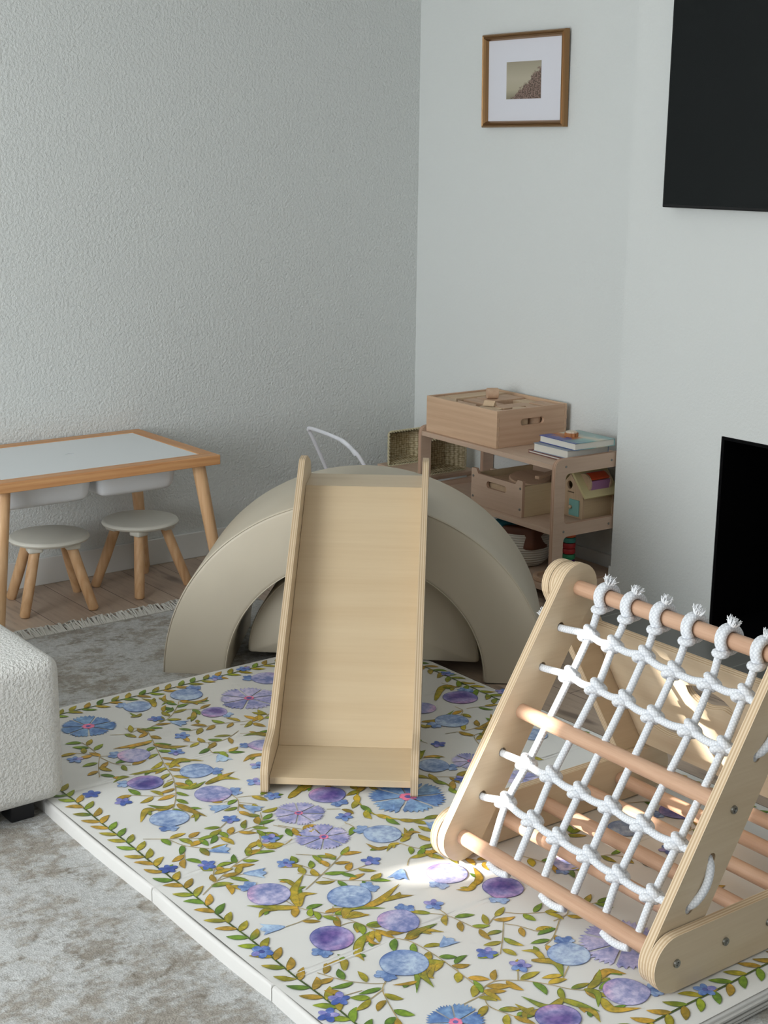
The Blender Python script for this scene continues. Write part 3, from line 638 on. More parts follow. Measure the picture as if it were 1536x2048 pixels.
SWOOSH = [(-2.191,-1.631,-2.243,-1.63,-2.299,-1.62,0),(-2.197,-1.651,-2.171,-1.692,-2.127,-1.714,0),(-2.238,-1.811,-2.191,-1.782,-2.146,-1.826,0),(-2.246,-1.811,-2.281,-1.797,-2.337,-1.782,0),(-2.342,-1.792,-2.364,-1.787,-2.395,-1.808,1),(-2.281,-1.918,-2.251,-1.947,-2.206,-1.935,1),(-2.215,-1.95,-2.17,-1.94,-2.12,-1.931,0),(-2.21,-1.949,-2.164,-1.944,-2.132,-1.978,0),(-2.341,-2.01,-2.366,-1.997,-2.386,-1.967,1),(-2.383,-1.999,-2.403,-1.99,-2.443,-2.039,0),(-2.326,-2.005,-2.32,-2.045,-2.304,-2.107,0),(-2.314,-2.055,-2.317,-2.082,-2.34,-2.114,1),(-2.065,-1.418,-2.052,-1.378,-2.065,-1.34,0),(-2.12,-1.441,-2.14,-1.453,-2.144,-1.416,1),(-2.006,-1.425,-2.014,-1.405,-2.044,-1.419,1),(-2.021,-1.408,-2.016,-1.382,-1.995,-1.354,0),(-1.986,-1.433,-1.96,-1.454,-1.934,-1.482,1),(-1.959,-1.452,-1.932,-1.457,-1.905,-1.441,0),(-1.996,-1.517,-2.016,-1.55,-2.039,-1.574,1),(-2.017,-1.576,-2.026,-1.583,-2.03,-1.607,0),(-1.921,-1.783,-1.942,-1.749,-1.976,-1.743,1),(-1.992,-1.885,-2.029,-1.871,-2.068,-1.889,0),(-2.368,-2.58,-2.338,-2.521,-2.28,-2.473,0),(-2.365,-2.582,-2.334,-2.544,-2.303,-2.557,0),(-2.324,-2.515,-2.324,-2.478,-2.337,-2.46,1),(-2.37,-2.583,-2.403,-2.559,-2.451,-2.514,1),(-2.407,-2.566,-2.432,-2.552,-2.457,-2.569,0),(-2.259,-2.665,-2.216,-2.662,-2.142,-2.633,0),(-2.215,-2.667,-2.182,-2.671,-2.146,-2.688,0),(-2.32,-2.679,-2.285,-2.651,-2.226,-2.694,1),(-2.32,-2.679,-2.29,-2.672,-2.273,-2.699,0),(-2.382,-2.804,-2.346,-2.768,-2.308,-2.75,1),(-2.377,-2.79,-2.376,-2.808,-2.38,-2.827,0),(-2.431,-2.832,-2.412,-2.799,-2.447,-2.79,0),(-2.323,-2.757,-2.327,-2.781,-2.315,-2.795,0),(-2.264,-2.814,-2.224,-2.802,-2.188,-2.838,0),(-2.264,-2.814,-2.221,-2.804,-2.177,-2.804,1),(-2.26,-2.924,-2.303,-2.906,-2.372,-2.979,1),(-2.292,-2.922,-2.321,-2.934,-2.334,-2.983,1),(-2.347,-2.949,-2.368,-2.945,-2.392,-2.932,0),(-1.986,-2.104,-2.019,-2.101,-2.08,-2.139,0),(-1.986,-2.104,-2.026,-2.103,-2.069,-2.114,1),(-2.016,-2.479,-1.987,-2.465,-1.965,-2.426,0),(-2.006,-2.475,-1.967,-2.454,-1.949,-2.468,0),(-2.025,-2.484,-2.042,-2.478,-2.071,-2.497,0),(-2.055,-2.48,-2.079,-2.474,-2.085,-2.438,0),(-2.01,-2.73,-1.981,-2.709,-1.962,-2.668,0),(-1.999,-2.717,-2.032,-2.736,-2.058,-2.722,0),(-2.102,-3.04,-2.091,-3.003,-2.111,-2.983,0),(-2.12,-3.021,-2.088,-3.055,-2.111,-3.1,1),(-2.162,-3.15,-2.202,-3.156,-2.218,-3.099,1),(-2.19,-3.16,-2.237,-3.152,-2.245,-3.11,0),(-2.225,-3.139,-2.252,-3.145,-2.268,-3.167,0),(-2.166,-3.147,-2.151,-3.184,-2.137,-3.221,1),(-2.157,-3.19,-2.147,-3.214,-2.161,-3.247,0),(-2.102,-3.158,-2.067,-3.147,-2.036,-3.123,1),(-2.085,-3.153,-2.031,-3.136,-2.006,-3.164,0),(-2.109,-3.153,-2.099,-3.178,-2.129,-3.21,1),(-2.103,-3.194,-2.113,-3.231,-2.068,-3.26,0),(-2.318,-2.952,-2.285,-2.919,-2.257,-2.925,0),(-1.589,-2.805,-1.621,-2.795,-1.602,-2.756,0),(-1.526,-1.949,-1.478,-1.966,-1.398,-1.935,1),(-1.393,-1.846,-1.304,-1.775,-1.258,-1.809,0),(-1.423,-2.076,-1.369,-2.063,-1.333,-2.018,0),(-1.455,-2.12,-1.388,-2.084,-1.337,-2.051,0),(-1.689,-2.142,-1.661,-2.115,-1.641,-2.107,1),(-1.673,-2.138,-1.644,-2.151,-1.628,-2.171,0),(-1.544,-1.962,-1.536,-1.985,-1.492,-1.974,0),(-2.093,-2.136,-2.048,-2.114,-2.009,-2.115,0),(-2.073,-2.124,-2.024,-2.104,-1.998,-2.108,1)]

for l in STEMS: stem(l)
for q in SWOOSH: swoosh(*q)
for q in TULIPS: tulip(*q)
for q in BIG: petalflower(q[:2], q[2], q[3])
for q in POMS: pome(*q)
for q in SMALL: smallflower(*q)
# border vine, a dark green line with paired leaves, inset from the edge
VI = .047
vc = [(MX0+VI, MY1-VI), (MX1-VI, MY1-VI), (MX1-VI, MY0+VI+.006), (MX0+VI, MY0+VI+.006)]
for i in range(4):
    a, c_ = Vector(vc[i]), Vector(vc[(i+1) % 4]); L = (c_-a).length; n = int(L/.02); d = (c_-a).normalized(); nn = Vector((-d.y, d.x))
    P = [a+d*L*k/n for k in range(n+1)]; PR.strip(P, [.0021]*len(P), srgb(74, 92, 44), srgb(52, 70, 36), .5, .0009)
    s_ = .02; k = 0
    while s_ < L-.03:
        for sg in (1, -1):
            an = sg*radians(pr.uniform(38, 52)); dd = Vector((d.x*cos(an)-d.y*sin(an), d.x*sin(an)+d.y*cos(an)))
            if sg > 0: leaf(a+d*(s_+.010), dd, .046, .0175)
            else: leaf(a+d*s_, dd, .046, .0175)
        s_ += .043; k += 1
# cover grid with extra rows at the fold seams
ys = [MY0+(MY1-MY0)*i/130 for i in range(131)]
for s_ in SEAM: ys += [s_+k*.003 for k in range(-5, 6)]
ys = sorted(set(round(y, 4) for y in ys)); xs = [MX0+(MX1-MX0)*i/90 for i in range(91)]
base_c = srgb(232, 231, 227)
gv = [(x, y, zmat(x, y)) for y in ys for x in xs]; nx = len(xs)
gf = [(j*nx+i, j*nx+i+1, (j+1)*nx+i+1, (j+1)*nx+i) for j in range(len(ys)-1) for i in range(nx-1)]
n0 = len(gv)
mat_t = thing('play_mat', 'white folding play mat printed with blue pomegranates flowers and leafy vines', 'mat', (0, 0, 0))
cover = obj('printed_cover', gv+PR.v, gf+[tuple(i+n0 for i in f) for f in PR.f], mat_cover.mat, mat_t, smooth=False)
ca = cover.data.color_attributes.new('Col', 'FLOAT_COLOR', 'POINT')
flat = []
for _ in gv: flat += [base_c[0], base_c[1], base_c[2], 0.0]
for c in PR.c: flat += list(c)
ca.data.foreach_set('color', flat)
bmx = bmesh.new(); bmx.from_mesh(cover.data)
for fc in bmx.faces:
    if fc.normal.z < 0: fc.normal_flip()
    fc.smooth = True
bmx.to_mesh(cover.data); bmx.free()
M['mat_side'] = plain('mat_side', srgb(214, 212, 208), .45, bump=(25, .15, .01))
ye = [MY1+.004]+SEAM+[MY0-.004]
for i in range(4):
    y1_, y0_ = ye[i]-(.0015 if i else 0), ye[i+1]+(.0015 if i < 3 else 0)
    # sides bulge a little between the folds
    nn_ = 14; v = []; f = []
    ring = []
    for k in range(nn_+1): ring.append((MX0-.005-.005*sin(pi*k/nn_)**.6, y0_+(y1_-y0_)*k/nn_))
    for k in range(nn_+1): ring.append((MX1+.004, y1_+(y0_-y1_)*k/nn_))
    lv = [(0.004, 0), (.031, 0), (.0370, .002), (.0385, .0055), (.0385, .008), (.0325, .016)]
    cxm, cym = (MX0+MX1)/2, (y0_+y1_)/2
    for z_, ins in lv:
        for x_, y_ in ring: v.append((x_+(ins if x_ < cxm else -ins), y_+(ins if y_ < cym-.1 else (-ins if y_ > cym+.1 else 0)), z_))
    N = len(ring)
    for q in range(len(lv)-1):
        for k in range(N): f.append((q*N+k, q*N+(k+1) % N, (q+1)*N+(k+1) % N, (q+1)*N+k))
    f.append(tuple(range(N))); f.append(tuple((len(lv)-1)*N+k for k in range(N)))
    obj('foam_panel', v, f, M['mat_side'], mat_t, smooth=True, auto=50)
b = MB()
for z_, o_ in ((.009, .0065), (.017, .0075), (.026, .0065)): b.box(MX0+.01, MY0-.004-o_, z_-.0028, MX1, MY0-.002, z_+.0028)
b.build('edge_strip', plain('edge_strip', srgb(206, 204, 200), .5), mat_t, bevel=.001)
# ------------------------------------------------------------------ activity table
TX0, TX1, TY0, TY1, TH = -2.18, -1.352, -.614, -.022, .546
t = thing('activity_table', 'low pine table with white inset top and bins hanging below against the wall', 'table', ((TX0+TX1)/2, (TY0+TY1)/2, 0))
hx, hy, fr, th_ = (TX1-TX0)/2, (TY1-TY0)/2, .054, .034
for nm, box_, mt in (('rim', (-hx, -hy, hx, -hy+fr), M['pine']), ('rim', (-hx, hy-fr, hx, hy), M['pine']), ('rim', (-hx, -hy+fr, -hx+fr, hy-fr), M['pine_y']), ('rim', (hx-fr, -hy+fr, hx, hy-fr), M['pine_y'])):
    MB().box(box_[0], box_[1], TH-th_, box_[2], box_[3], TH).build(nm, mt, t, bevel=.003)
hole = [(.0+.008*cos(2*pi*i/16)*2.2, .02+.004*sin(2*pi*i/16)*1.2) for i in range(16)]
FM = Matrix(((1, 0, 0, 0), (0, 0, 1, 0), (0, 1, 0, 0), (0, 0, 0, 1)))     # plate x,z -> table x,y ; thickness -> z
b = MB(); b.plate([(-hx+fr+.001, -hy+fr+.001), (hx-fr-.001, -hy+fr+.001), (hx-fr-.001, hy-fr-.001), (-hx+fr+.001, hy-fr-.001)], [hole], TH-.012, TH-.002, M=FM, me=0)
b.build('table_top', M['white_lam'], t)
for sx in (-1, 1):
    for sy in (-1, 1):
        tp = Vector((sx*(hx-.058), sy*(hy-.055), TH-th_)); ft = Vector((sx*(hx+.008), sy*(hy+.0) if sy < 0 else hy-.006, .006))
        MB().tube([tp, tp.lerp(ft, .5), ft], [.0235, .021, .0175], n=14).build('leg', M['pine_z'], t, smooth=True, auto=40)
for cx_, w__ in ((-.18, .172), (.16, .155)):
    v, f = softbox(cx_-w__, -.19, TH-.128, cx_+w__, .19, TH-.016, .03, 5)
    v = [Vector((cx_+(q.x-cx_)*(1-.10*(TH-.016-q.z)/.12), q.y*(1-.10*(TH-.016-q.z)/.12), q.z)) for q in v]
    obj('storage_bin', v, f, M['white_plastic'], t, smooth=True)

# ------------------------------------------------------------------ round stools under the table
def make_stool(loc, rz, label):
    t = thing('stool', label, 'stool', loc, rz, 'round white stools under the table')
    R_ = .140; z0 = .2575
    MB().lathe([(0, z0-.020), (R_-.012, z0-.020), (R_-.004, z0-.017), (R_, z0-.010), (R_-.003, z0-.003), (R_-.010, z0), (0, z0)], 56).build('seat', M['cream_paint'], t, smooth=True, auto=50)
    for k in range(4):
        a = pi/4+k*pi/2; c_, s_ = cos(a), sin(a)
        v, f = softbox(-.026, -.026, z0-.042, .026, .026, z0-.018, .008, 3)
        obj('leg_socket', [Vector((q.x+c_*.092, q.y+s_*.092, q.z)) for q in v], f, M['cream_paint'], t, smooth=True)
        MB().tube([(c_*.090, s_*.090, z0-.036), (c_*.13, s_*.13, .11), (c_*.170, s_*.170, .006), (c_*.171, s_*.171, .001)], [.0185, .019, .0178, .012], n=16).build('leg', M['pine_z'], t, smooth=True, auto=50)
    return t
s1 = make_stool((-1.836, -.252, 0), -.22, 'round white stool with four splayed pine legs under the left bin')
s2 = copy_tree(s1); s2.location = (-1.468, -.232, 0); s2.rotation_euler = (0, 0, .24)
s2['label'] = 'round white stool beside the rear table leg, nearer the arch'

# ------------------------------------------------------------------ soft play arch and half disc
def sweep(Ro, Ri, D, ksc, rc, n=72, r0=0.0):
    """rounded rectangular section swept over a half circle; feet flat on the floor"""
    sec = rpoly([(Ri, 0), (Ro, 0), (Ro, D), (Ri, D)], rc, 4); N = len(sec); v = []; f = []
    for i in range(n+1):
        a = pi*i/n
        for r_, y_ in sec: v.append((r_*cos(a), y_, max(0, r_*sin(a)*ksc)))
    for i in range(n):
        for k in range(N): f.append((i*N+k, i*N+(k+1) % N, (i+1)*N+(k+1) % N, (i+1)*N+k))
    f.append(tuple(range(N))[::-1]); f.append(tuple(n*N+k for k in range(N)))
    return v, f
AR, AI, AD, AK = .5907, .393, .507, .9500
ar = thing('foam_arch', 'large tan leatherette foam arch standing behind the slide', 'soft play arch', (-1.4174, -1.4874, .004), -.715)
v, f = sweep(AR, AI, AD, AK, .014); obj('arch_body', v, f, M['leatherette'], ar, smooth=True, auto=50)
b = MB()
for r_, y_ in ((AR-.0035, .0015), (AI+.0035, .0015), (AR-.0035, AD-.0015), (AI+.0035, AD-.0015)):
    b.tube([(r_*cos(pi*i/60), y_, max(.002, r_*sin(pi*i/60)*AK)) for i in range(61)], .0019, n=6)
b.build('piping', M['leatherette'], ar, smooth=True)
for sx in (-1, 1): MB().box(sx*(AI+AR)/2-(AR-AI)/2+.004, .004, -.003, sx*(AI+AR)/2+(AR-AI)/2-.004, AD-.004, .002).build('base_pad', M['foot'], ar)
hd = thing('foam_half_disc', 'smaller solid tan leatherette half disc nested inside the foam arch', 'soft play block', (-1.350, -1.438, .0435), -.765)
def halfdisc(R_, D, rc, n=48):
    out = rpoly([(-R_, 0)]+[(R_*cos(pi-pi*i/n), R_*sin(pi*i/n)) for i in range(1, n)]+[(R_, 0)], [.03]+[0]*(n-1)+[.03], 6)
    lay = [(1-.012/R_, 0), (1-.004/R_, .003), (1, .012), (1, D-.012), (1-.004/R_, D-.003), (1-.012/R_, D)]
    v = []; f = []; N = len(out); cz = R_*.42
    for k, y in lay:
        for a, b_ in out: v.append((a*k, y, cz+(b_-cz)*k))
    for q in range(len(lay)-1):
        for i in range(N): f.append((q*N+i, q*N+(i+1) % N, (q+1)*N+(i+1) % N, (q+1)*N+i))
    c0 = len(v); v.append((0, -.006, cz)); c1 = len(v); v.append((0, D+.006, cz))
    for i in range(N): f.append((c0, i, (i+1) % N)); f.append((c1, 5*N+(i+1) % N, 5*N+i))
    return v, f
v, f = halfdisc(.362, .29, .01); v = [(q[0], q[1], q[2]*.885) for q in v]; obj('half_disc_body', v, f, M['leatherette'], hd, smooth=True, auto=50)
b = MB(); b.tube([(.358*cos(pi*i/50), .003, max(.03, .358*.885*sin(pi*i/50))) for i in range(51)], .0018, n=6); b.build('piping', M['leatherette'], hd, smooth=True)

# ------------------------------------------------------------------ wooden slide
sl_ = thing('slide', 'birch plywood slide running from the arch down onto the printed mat', 'slide', (-2.1033, -2.0672, .0), -.7011)
SW = .3466
YM = Matrix(((0, 1, 0, 0), (1, 0, 0, 0), (0, 0, 1, 0), (0, 0, 0, 1)))      # plate x -> local y, thickness -> local x
def prof(pts, name, mat):
    b = MB(); b.plate(pts, [], .0, SW, M=YM, me=0); return b.build(name, mat, sl_, bevel=.0015)
M['birch_slide_y'] = M['birch_slide']
prof([(-.004, .057), (-.004, .075), (.186, .079), (.196, .062)], 'run_out_board', M['birch_slide'])
prof([(.1865, .0795), (.915, .600), (.926, .585), (.197, .0625)], 'slide_board', M['birch_slide'])
prof([(.916, .600), (1.086, .5995), (1.086, .583), (.927, .583)], 'top_platform', M['birch_x'])
ro = rpoly([(-.028, .0425), (-.034, .105), (.018, .142), (.120, .150), (.900, .682), (.970, .680), (1.085, .640), (1.092, .580), (.935, .578), (.32, .115), (.215, .0425)],
           [.012, .03, .05, .08, .05, .06, .04, .01, .03, .1, .05], 6)
for x0_, x1_ in ((-.0185, -.0005), (SW+.0005, SW+.0185)):
    b = MB(); b.plate(ro, [], x0_, x1_, M=YM); b.build('side_rail', [M['birch_y'], M['ply']], sl_)
MB().box(0.001, .30, .100, SW-.001, .33, .135).build('cross_bar', M['birch_x'], sl_)
MB().box(0.001, .76, .430, SW-.001, .79, .465).build('cross_bar', M['birch_x'], sl_)

# ------------------------------------------------------------------ climbing triangle
CL0 = Vector((-1.965, -2.635, .0435))
ct = thing('climbing_triangle', 'folding birch climbing frame with rope net and beech rungs on the printed mat', 'climbing frame', CL0, -.026)
PH, LL, PR_ = 1.022, .609, .0555
upv = Vector((cos(PH), 0, sin(PH))); Bz = .058
Tp = Vector((LL*cos(PH), 0, Bz+LL*sin(PH))); Bp = Vector((.615, 0, Bz))
IW = .584
def rail(a, c, r, y0, y1, holes=(), name='net_rail'):
    b = MB(); b.plate(stadium((a.x, a.z), (c.x, c.z), r), holes, y0, y1); return b.build(name, [M['birch_x'], M['ply']], ct)
def slot(v_, w_=.0, r=.0105):
    p_ = Vector((0, Bz))+Vector((upv.x, upv.z))*v_; q_ = p_+Vector((upv.x, upv.z))*.001
    return stadium(p_, q_, r, 6)
P0 = Vector((0, 0, Bz))
ROWV = [.511, .413, .204, .100]; COLU = [u_*1.02 for u_ in (.087, .166, .250, .336, .425, .513)]
for y0_, y1_ in ((0, .021), (-IW-.021, -IW)):
    rail(P0, Tp, PR_, y0_, y1_, [slot(v_) for v_ in ROWV])
for y0_, y1_ in ((.023, .044), (-IW-.044, -IW-.023)): rail(P0, Bp, .058, y0_, y1_, name='base_rail')
for y0_, y1_ in ((.046, .067), (-IW-.067, -IW-.046)): rail(Tp, Bp, .052, y0_, y1_, name='ramp_rail')
for y0_, y1_ in ((.022, .045), (-IW-.045, -IW-.022)):
    b = MB(); b.plate(stadium((Tp.x, Tp.z), (Tp.x+.001, Tp.z), .05), [], y0_, y1_); b.build('spacer', [M['birch_x'], M['ply']], ct)
b = MB()
def dowel(x, z, y0, y1, r): MB().tube([(x, y0, z), (x, (y0+y1)/2, z), (x, y1, z)], r, n=24).build('rung', M['beech'], ct, smooth=True, auto=50)
for v_ in (0, .305, LL): q = P0+upv*v_; dowel(q.x, q.z, .0015, -IW-.0015, .0172)
for x in (.135, .262, .388, .505, .615): dowel(x, Bz if x == .615 else .060, .022, -IW-.022, .0165)
for q, yy_ in ([(P0+upv*v_, -IW-.0215) for v_ in (.305,)]+[(Vector((x, 0, .060)), -IW-.0445) for x in (0, .135, .262, .388, .505)]):
    b = MB(); b.lathe([(0, .0012), (.0035, .0012), (.0045, .0035), (.0078, .0035), (.0085, 0)], 18, M=Matrix.Translation((q.x, yy_, q.z)) @ Matrix.Rotation(pi/2, 4, 'X')); b.build('bolt', M['steel'], ct, smooth=True, auto=40)
# ramp board with two wave shaped holes
dr = (Bp-Tp).normalized(); no = Vector((-dr.z, 0, dr.x))
RMt = Matrix(((0, no.x, dr.x, 0), (-1, 0, 0, 0), (0, no.z, dr.z, 0), (0, 0, 0, 1)))   # plate x -> -y, z -> down the ramp, y -> outward
RMt.translation = Tp
h1r = [(.213, .234), (.254, .222), (.300, .229), (.325, .243), (.338, .267), (.328, .281), (.304, .274), (.262, .288), (.232, .283), (.214, .262)]
h2r = [(.010, .416), (.042, .405), (.077, .402), (.107, .412), (.136, .434), (.116, .449), (.076, .459), (.048, .456), (.020, .446), (.008, .430)]
h3r = [(.40, .43), (.44, .41), (.49, .415), (.53, .435), (.50, .455), (.45, .46), (.41, .452)]
def clc(q):
    q = q+[q[0]]; return [(p_.x, p_.y) for p_ in catmull(q, 4)[:-1]]
HL = [clc(h1r), clc(h2r), clc(h3r)]

b = MB(); b.plate([(-.045, .135), (IW+.045, .135), (IW+.045, .535), (-.045, .535)], HL, .018, .034, M=RMt)
b.build('ramp_board', [M['birch_y'], M['ply']], ct, bevel=.001)
# rope net
NR = .0082
def net(u, v_, off=0.0):
    q = P0+upv*v_; nn = Vector((-upv.z, 0, upv.x)); return Vector((q.x, -u, q.z))+nn*off    # off > 0 is towards the camera side
rn = random.Random(5)
UN = [[.087, .161, .249, .335, .428, .512], [.087, .168, .250, .334, .431, .517], [.080, .157, .243, .331, .421, .512], [.072, .162, .243, .333, .418, .509]]
UN = [[q_*1.02 for q_ in r_] for r_ in UN]
VN = [[.517, .514, .517, .508, .512, .515], [.418, .415, .415, .408, .411, .405], [.206, .206, .202, .204, .200, .199], [.112, .104, .098, .096, .090, .089]]
for j in range(6):
    pts = [net(COLU[j]-.002, .588, .012), net(COLU[j], .560, .006), net(UN[0][j], VN[0][j], 0), net(UN[1][j], VN[1][j], 0), net((UN[1][j]+UN[2][j])/2, .305, 0), net(UN[2][j], VN[2][j], 0), net(UN[3][j], VN[3][j], 0), net(COLU[j]+.000, .022, 0), net(COLU[j]+.000, .006, -.002)]
    MB().tube(catmull(pts, 6), NR, n=12).build('net_rope', M['rope'], ct, smooth=True)
for i, v_ in enumerate(ROWV):
    pts = [Vector((net(-.019, v_).x, .020, net(0, v_).z)), net(.004, v_, 0)]
    pts = [net(-.018, v_-.002), net(.01, v_-.001)]
    for j in range(6):
        pts.append(net(UN[i][j], VN[i][j], .007))
        if j < 5: pts.append(net((UN[i][j]+UN[i][j+1])/2, (VN[i][j]+VN[i][j+1])/2-.004, .001))
    pts += [net(IW-.01, v_-.006), net(IW+.018, v_-.002)]
    MB().tube(catmull(pts, 5), NR, n=12).build('net_rope', M['rope'], ct, smooth=True)
    for j in range(6):
        b = MB(); c_ = net(UN[i][j], VN[i][j], .002); ex = Vector((0, -1, 0)); nn = Vector((-upv.z, 0, upv.x))
        # strands wrapped round the crossing
        for q, (tx, off, R1) in enumerate(((.38, .011, .0145), (-.32, -.010, .0135))):
            ax = (upv+ex*tx).normalized(); e1 = ax.cross(nn).normalized(); e2 = nn
            cc = c_+upv*off*(.8)+ex*(off*.3)
            b.tube([cc+(e1*cos(2*pi*k/20)+e2*sin(2*pi*k/20))*R1 for k in range(20)], .0077, n=10, closed=True)
        b.build('knot', M['rope'], ct, smooth=True)
# loops outside the rails, top ties with frayed ends, loops under the lowest dowel
for (i0, i1) in ((0, 1), (2, 3)):
    pts = []
    for k in range(9):
        t_ = k/8; v_ = ROWV[i0]*(1-t_)+ROWV[i1]*t_; y_ = -IW-.012-.017*sin(pi*t_)**.5
        q = P0+upv*v_+Vector((-upv.z, 0, upv.x))*(-.008*sin(pi*t_)); pts.append(Vector((q.x, y_, q.z)))
    MB().tube(catmull(pts, 3), NR, n=12).build('net_rope', M['rope'], ct, smooth=True)
q = P0+upv*((ROWV[1]+ROWV[2])/2)
pts = [Vector(((P0+upv*(ROWV[1]*(1-k/8)+ROWV[2]*k/8)).x, .012+.014*sin(pi*k/8)**.5, (P0+upv*(ROWV[1]*(1-k/8)+ROWV[2]*k/8)).z)) for k in range(9)]
MB().tube(catmull(pts, 3), NR, n=12).build('net_rope', M['rope'], ct, smooth=True)
def frayed(c, d, parent, n=60, L=.018, spread=.7):
    b = MB()
    for k in range(n):
        a = rn.uniform(0, 2*pi); s_ = rn.uniform(0, spread); e1 = d.orthogonal().normalized(); e2 = d.cross(e1)
        dd = (d+e1*cos(a)*s_+e2*sin(a)*s_).normalized(); l_ = L*rn.uniform(.5, 1.1); p0 = c+(e1*cos(a)+e2*sin(a))*NR*s_/spread
        p1 = p0+dd*l_*.6; p2 = p0+dd*l_+Vector((rn.uniform(-1, 1), rn.uniform(-1, 1), rn.uniform(-1, 1)))*.003
        b.tube([p0, p1, p2], [.0021, .0016, .0006], n=4)
    return b.build('frayed_end', M['fray'], parent)
for j in range(6):
    u = COLU[j]; c_ = Tp.copy(); c_.y = -u; nn = Vector((-upv.z, 0, upv.x)); b = MB(); R1 = .0172+NR
    pts = []
    for k in range(45):
        a = radians(-70)+2*pi*1.80*k/44; y_ = -u-.009+.018*k/44
        pts.append(Vector((Tp.x, 0, Tp.z))+nn*cos(a)*R1+upv*sin(a)*R1+Vector((0, y_+.004*cos(a), 0)))
    b.tube(pts, NR*1.0, n=12)
    # the hitch below the dowel, on the camera side
    hc = net(u+.003, .576, .010)
    b.tube([hc+(Vector((0, 1, 0))*cos(2*pi*k/18)*.0115+(nn*.8-upv*.6)*sin(2*pi*k/18)*.0100) for k in range(18)], .0078, n=10, closed=True)
    lp = b.build('tie', M['rope'], ct, smooth=True)
    frayed(Vector((Tp.x, -u-.008, Tp.z))+Vector((-.004, 0, .034)), Vector((.15, -.35, 1)).normalized(), lp, 90, .016)
le = MB(); c_ = P0+upv*.515; c_.y = .034
le.tube([c_+Vector((cos(2*pi*k/18)*.013, 0, sin(2*pi*k/18)*.013)) for k in range(18)], .009, n=10, closed=True)
lo = le.build('knot', M['rope'], ct, smooth=True); frayed(c_+Vector((-.012, .004, .014)), Vector((-.3, .3, 1)).normalized(), lo, 60, .02)
for j0 in (0, 2, 4):
    a_ = COLU[j0]+.012; c2 = COLU[j0+1]-.006; pts = []
    for k in range(9):
        t_ = k/8; pts.append(Vector((-.010-.002*sin(pi*t_), -(a_*(1-t_)+c2*t_), Bz-.016-.007*sin(pi*t_)**.7)))
    MB().tube(catmull(pts, 3), NR, n=12).build('net_rope', M['rope'], ct, smooth=True)

# ------------------------------------------------------------------ toy shelf in the recess
SH0 = Vector((-.405, -1.293, 0)); SHR = -.0366
sh = thing('toy_shelf', 'low two tier wooden toy shelf with cut out side frames in the corner', 'shelf', SH0, SHR)
SD, SWd, ZT, ZM, ZB = .372, .80, .510, .275, .062
so = rpoly([(0, 0), (0, .530), (SD, .530), (SD, 0), (SD-.05, 0), (SD-.05, .022), (.055, .022), (.055, 0)], [.002, .035, .02, .002, .002, .01, .01, .002], 6)
h1 = rpoly([(.050, .292), (.050, .476), (.318, .476), (.318, .292)], .022, 5)[::-1]
h2 = rpoly([(.050, .064), (.050, .246), (.318, .246), (.318, .064)], .022, 5)[::-1]
for y0_, y1_ in ((0, .018), (SWd-.018, SWd)):
    b = MB(); b.plate(so, [h1, h2], y0_, y1_); b.build('side_panel', [M['shelf_x'], M['shelf_edge']], sh, bevel=.0015)
for z in (ZT, ZM, ZB): MB().box(.003, .0185, z-.018, SD-.004, SWd-.0185, z).build('shelf_board', [M['shelf']], sh, bevel=.001)
MB().box(SD-.016, .0185, ZM, SD-.004, SWd-.0185, ZM+.045).build('back_rail', M['shelf'], sh)
for x, z in ((.05, .502), (.27, .484+.018), (.05, .266), (.27, .266)):
    b = MB(); b.lathe([(0, .0008), (.002, .0008), (.0035, .0018), (.0045, 0)], 12, M=Matrix.Translation((x, -.0002, z)) @ Matrix.Rotation(pi/2, 4, 'X')); b.build('bolt', M['steel'], sh, smooth=True)
Rz = Matrix.Rotation(SHR, 3, 'Z')
def onshelf(n_, a_, z): return SH0+Rz @ Vector((n_, a_, z))

# crate of building blocks on the top board
CW, CD, CH = .428, .345, .140
cr = thing('block_crate', 'finger jointed wooden crate filled with building blocks on top of the shelf', 'crate', onshelf(.018, .346, ZT+.0005), SHR)
b = MB(); b.box(0, 0, 0, .012, CW, CH); b.build('crate_side', M['crate'], cr, bevel=.0015)
b = MB(); b.box(CD-.012, 0, 0, CD, CW, CH); b.build('crate_side', M['crate'], cr, bevel=.0015)
ho = [(x, z) for x, z in stadium((.128, .088), (.218, .088), .0125, 8)]
b = MB(); b.plate([(.0125, 0), (CD-.0125, 0), (CD-.0125, CH), (.0125, CH)], [ho], 0, .012); b.build('crate_side', [M['crate_x'], M['crate_x']], cr, bevel=.0008)
b = MB(); b.plate([(.0125, 0), (CD-.0125, 0), (CD-.0125, CH), (.0125, CH)], [ho], CW-.012, CW); b.build('crate_side', [M['crate_x'], M['crate_x']], cr, bevel=.0008)
MB().box(.0125, .0125, .002, CD-.0125, CW-.0125, .010).build('crate_bottom', M['crate'], cr)
for x0, x1 in ((-.0004, .0126), (CD-.0126, CD+.0004)):
    for k in range(4):
        z0 = .012+k*.034; MB().box(x0, -.0004, z0, x1, .0004, z0+.017).build('finger_joint', M['block2'], cr)
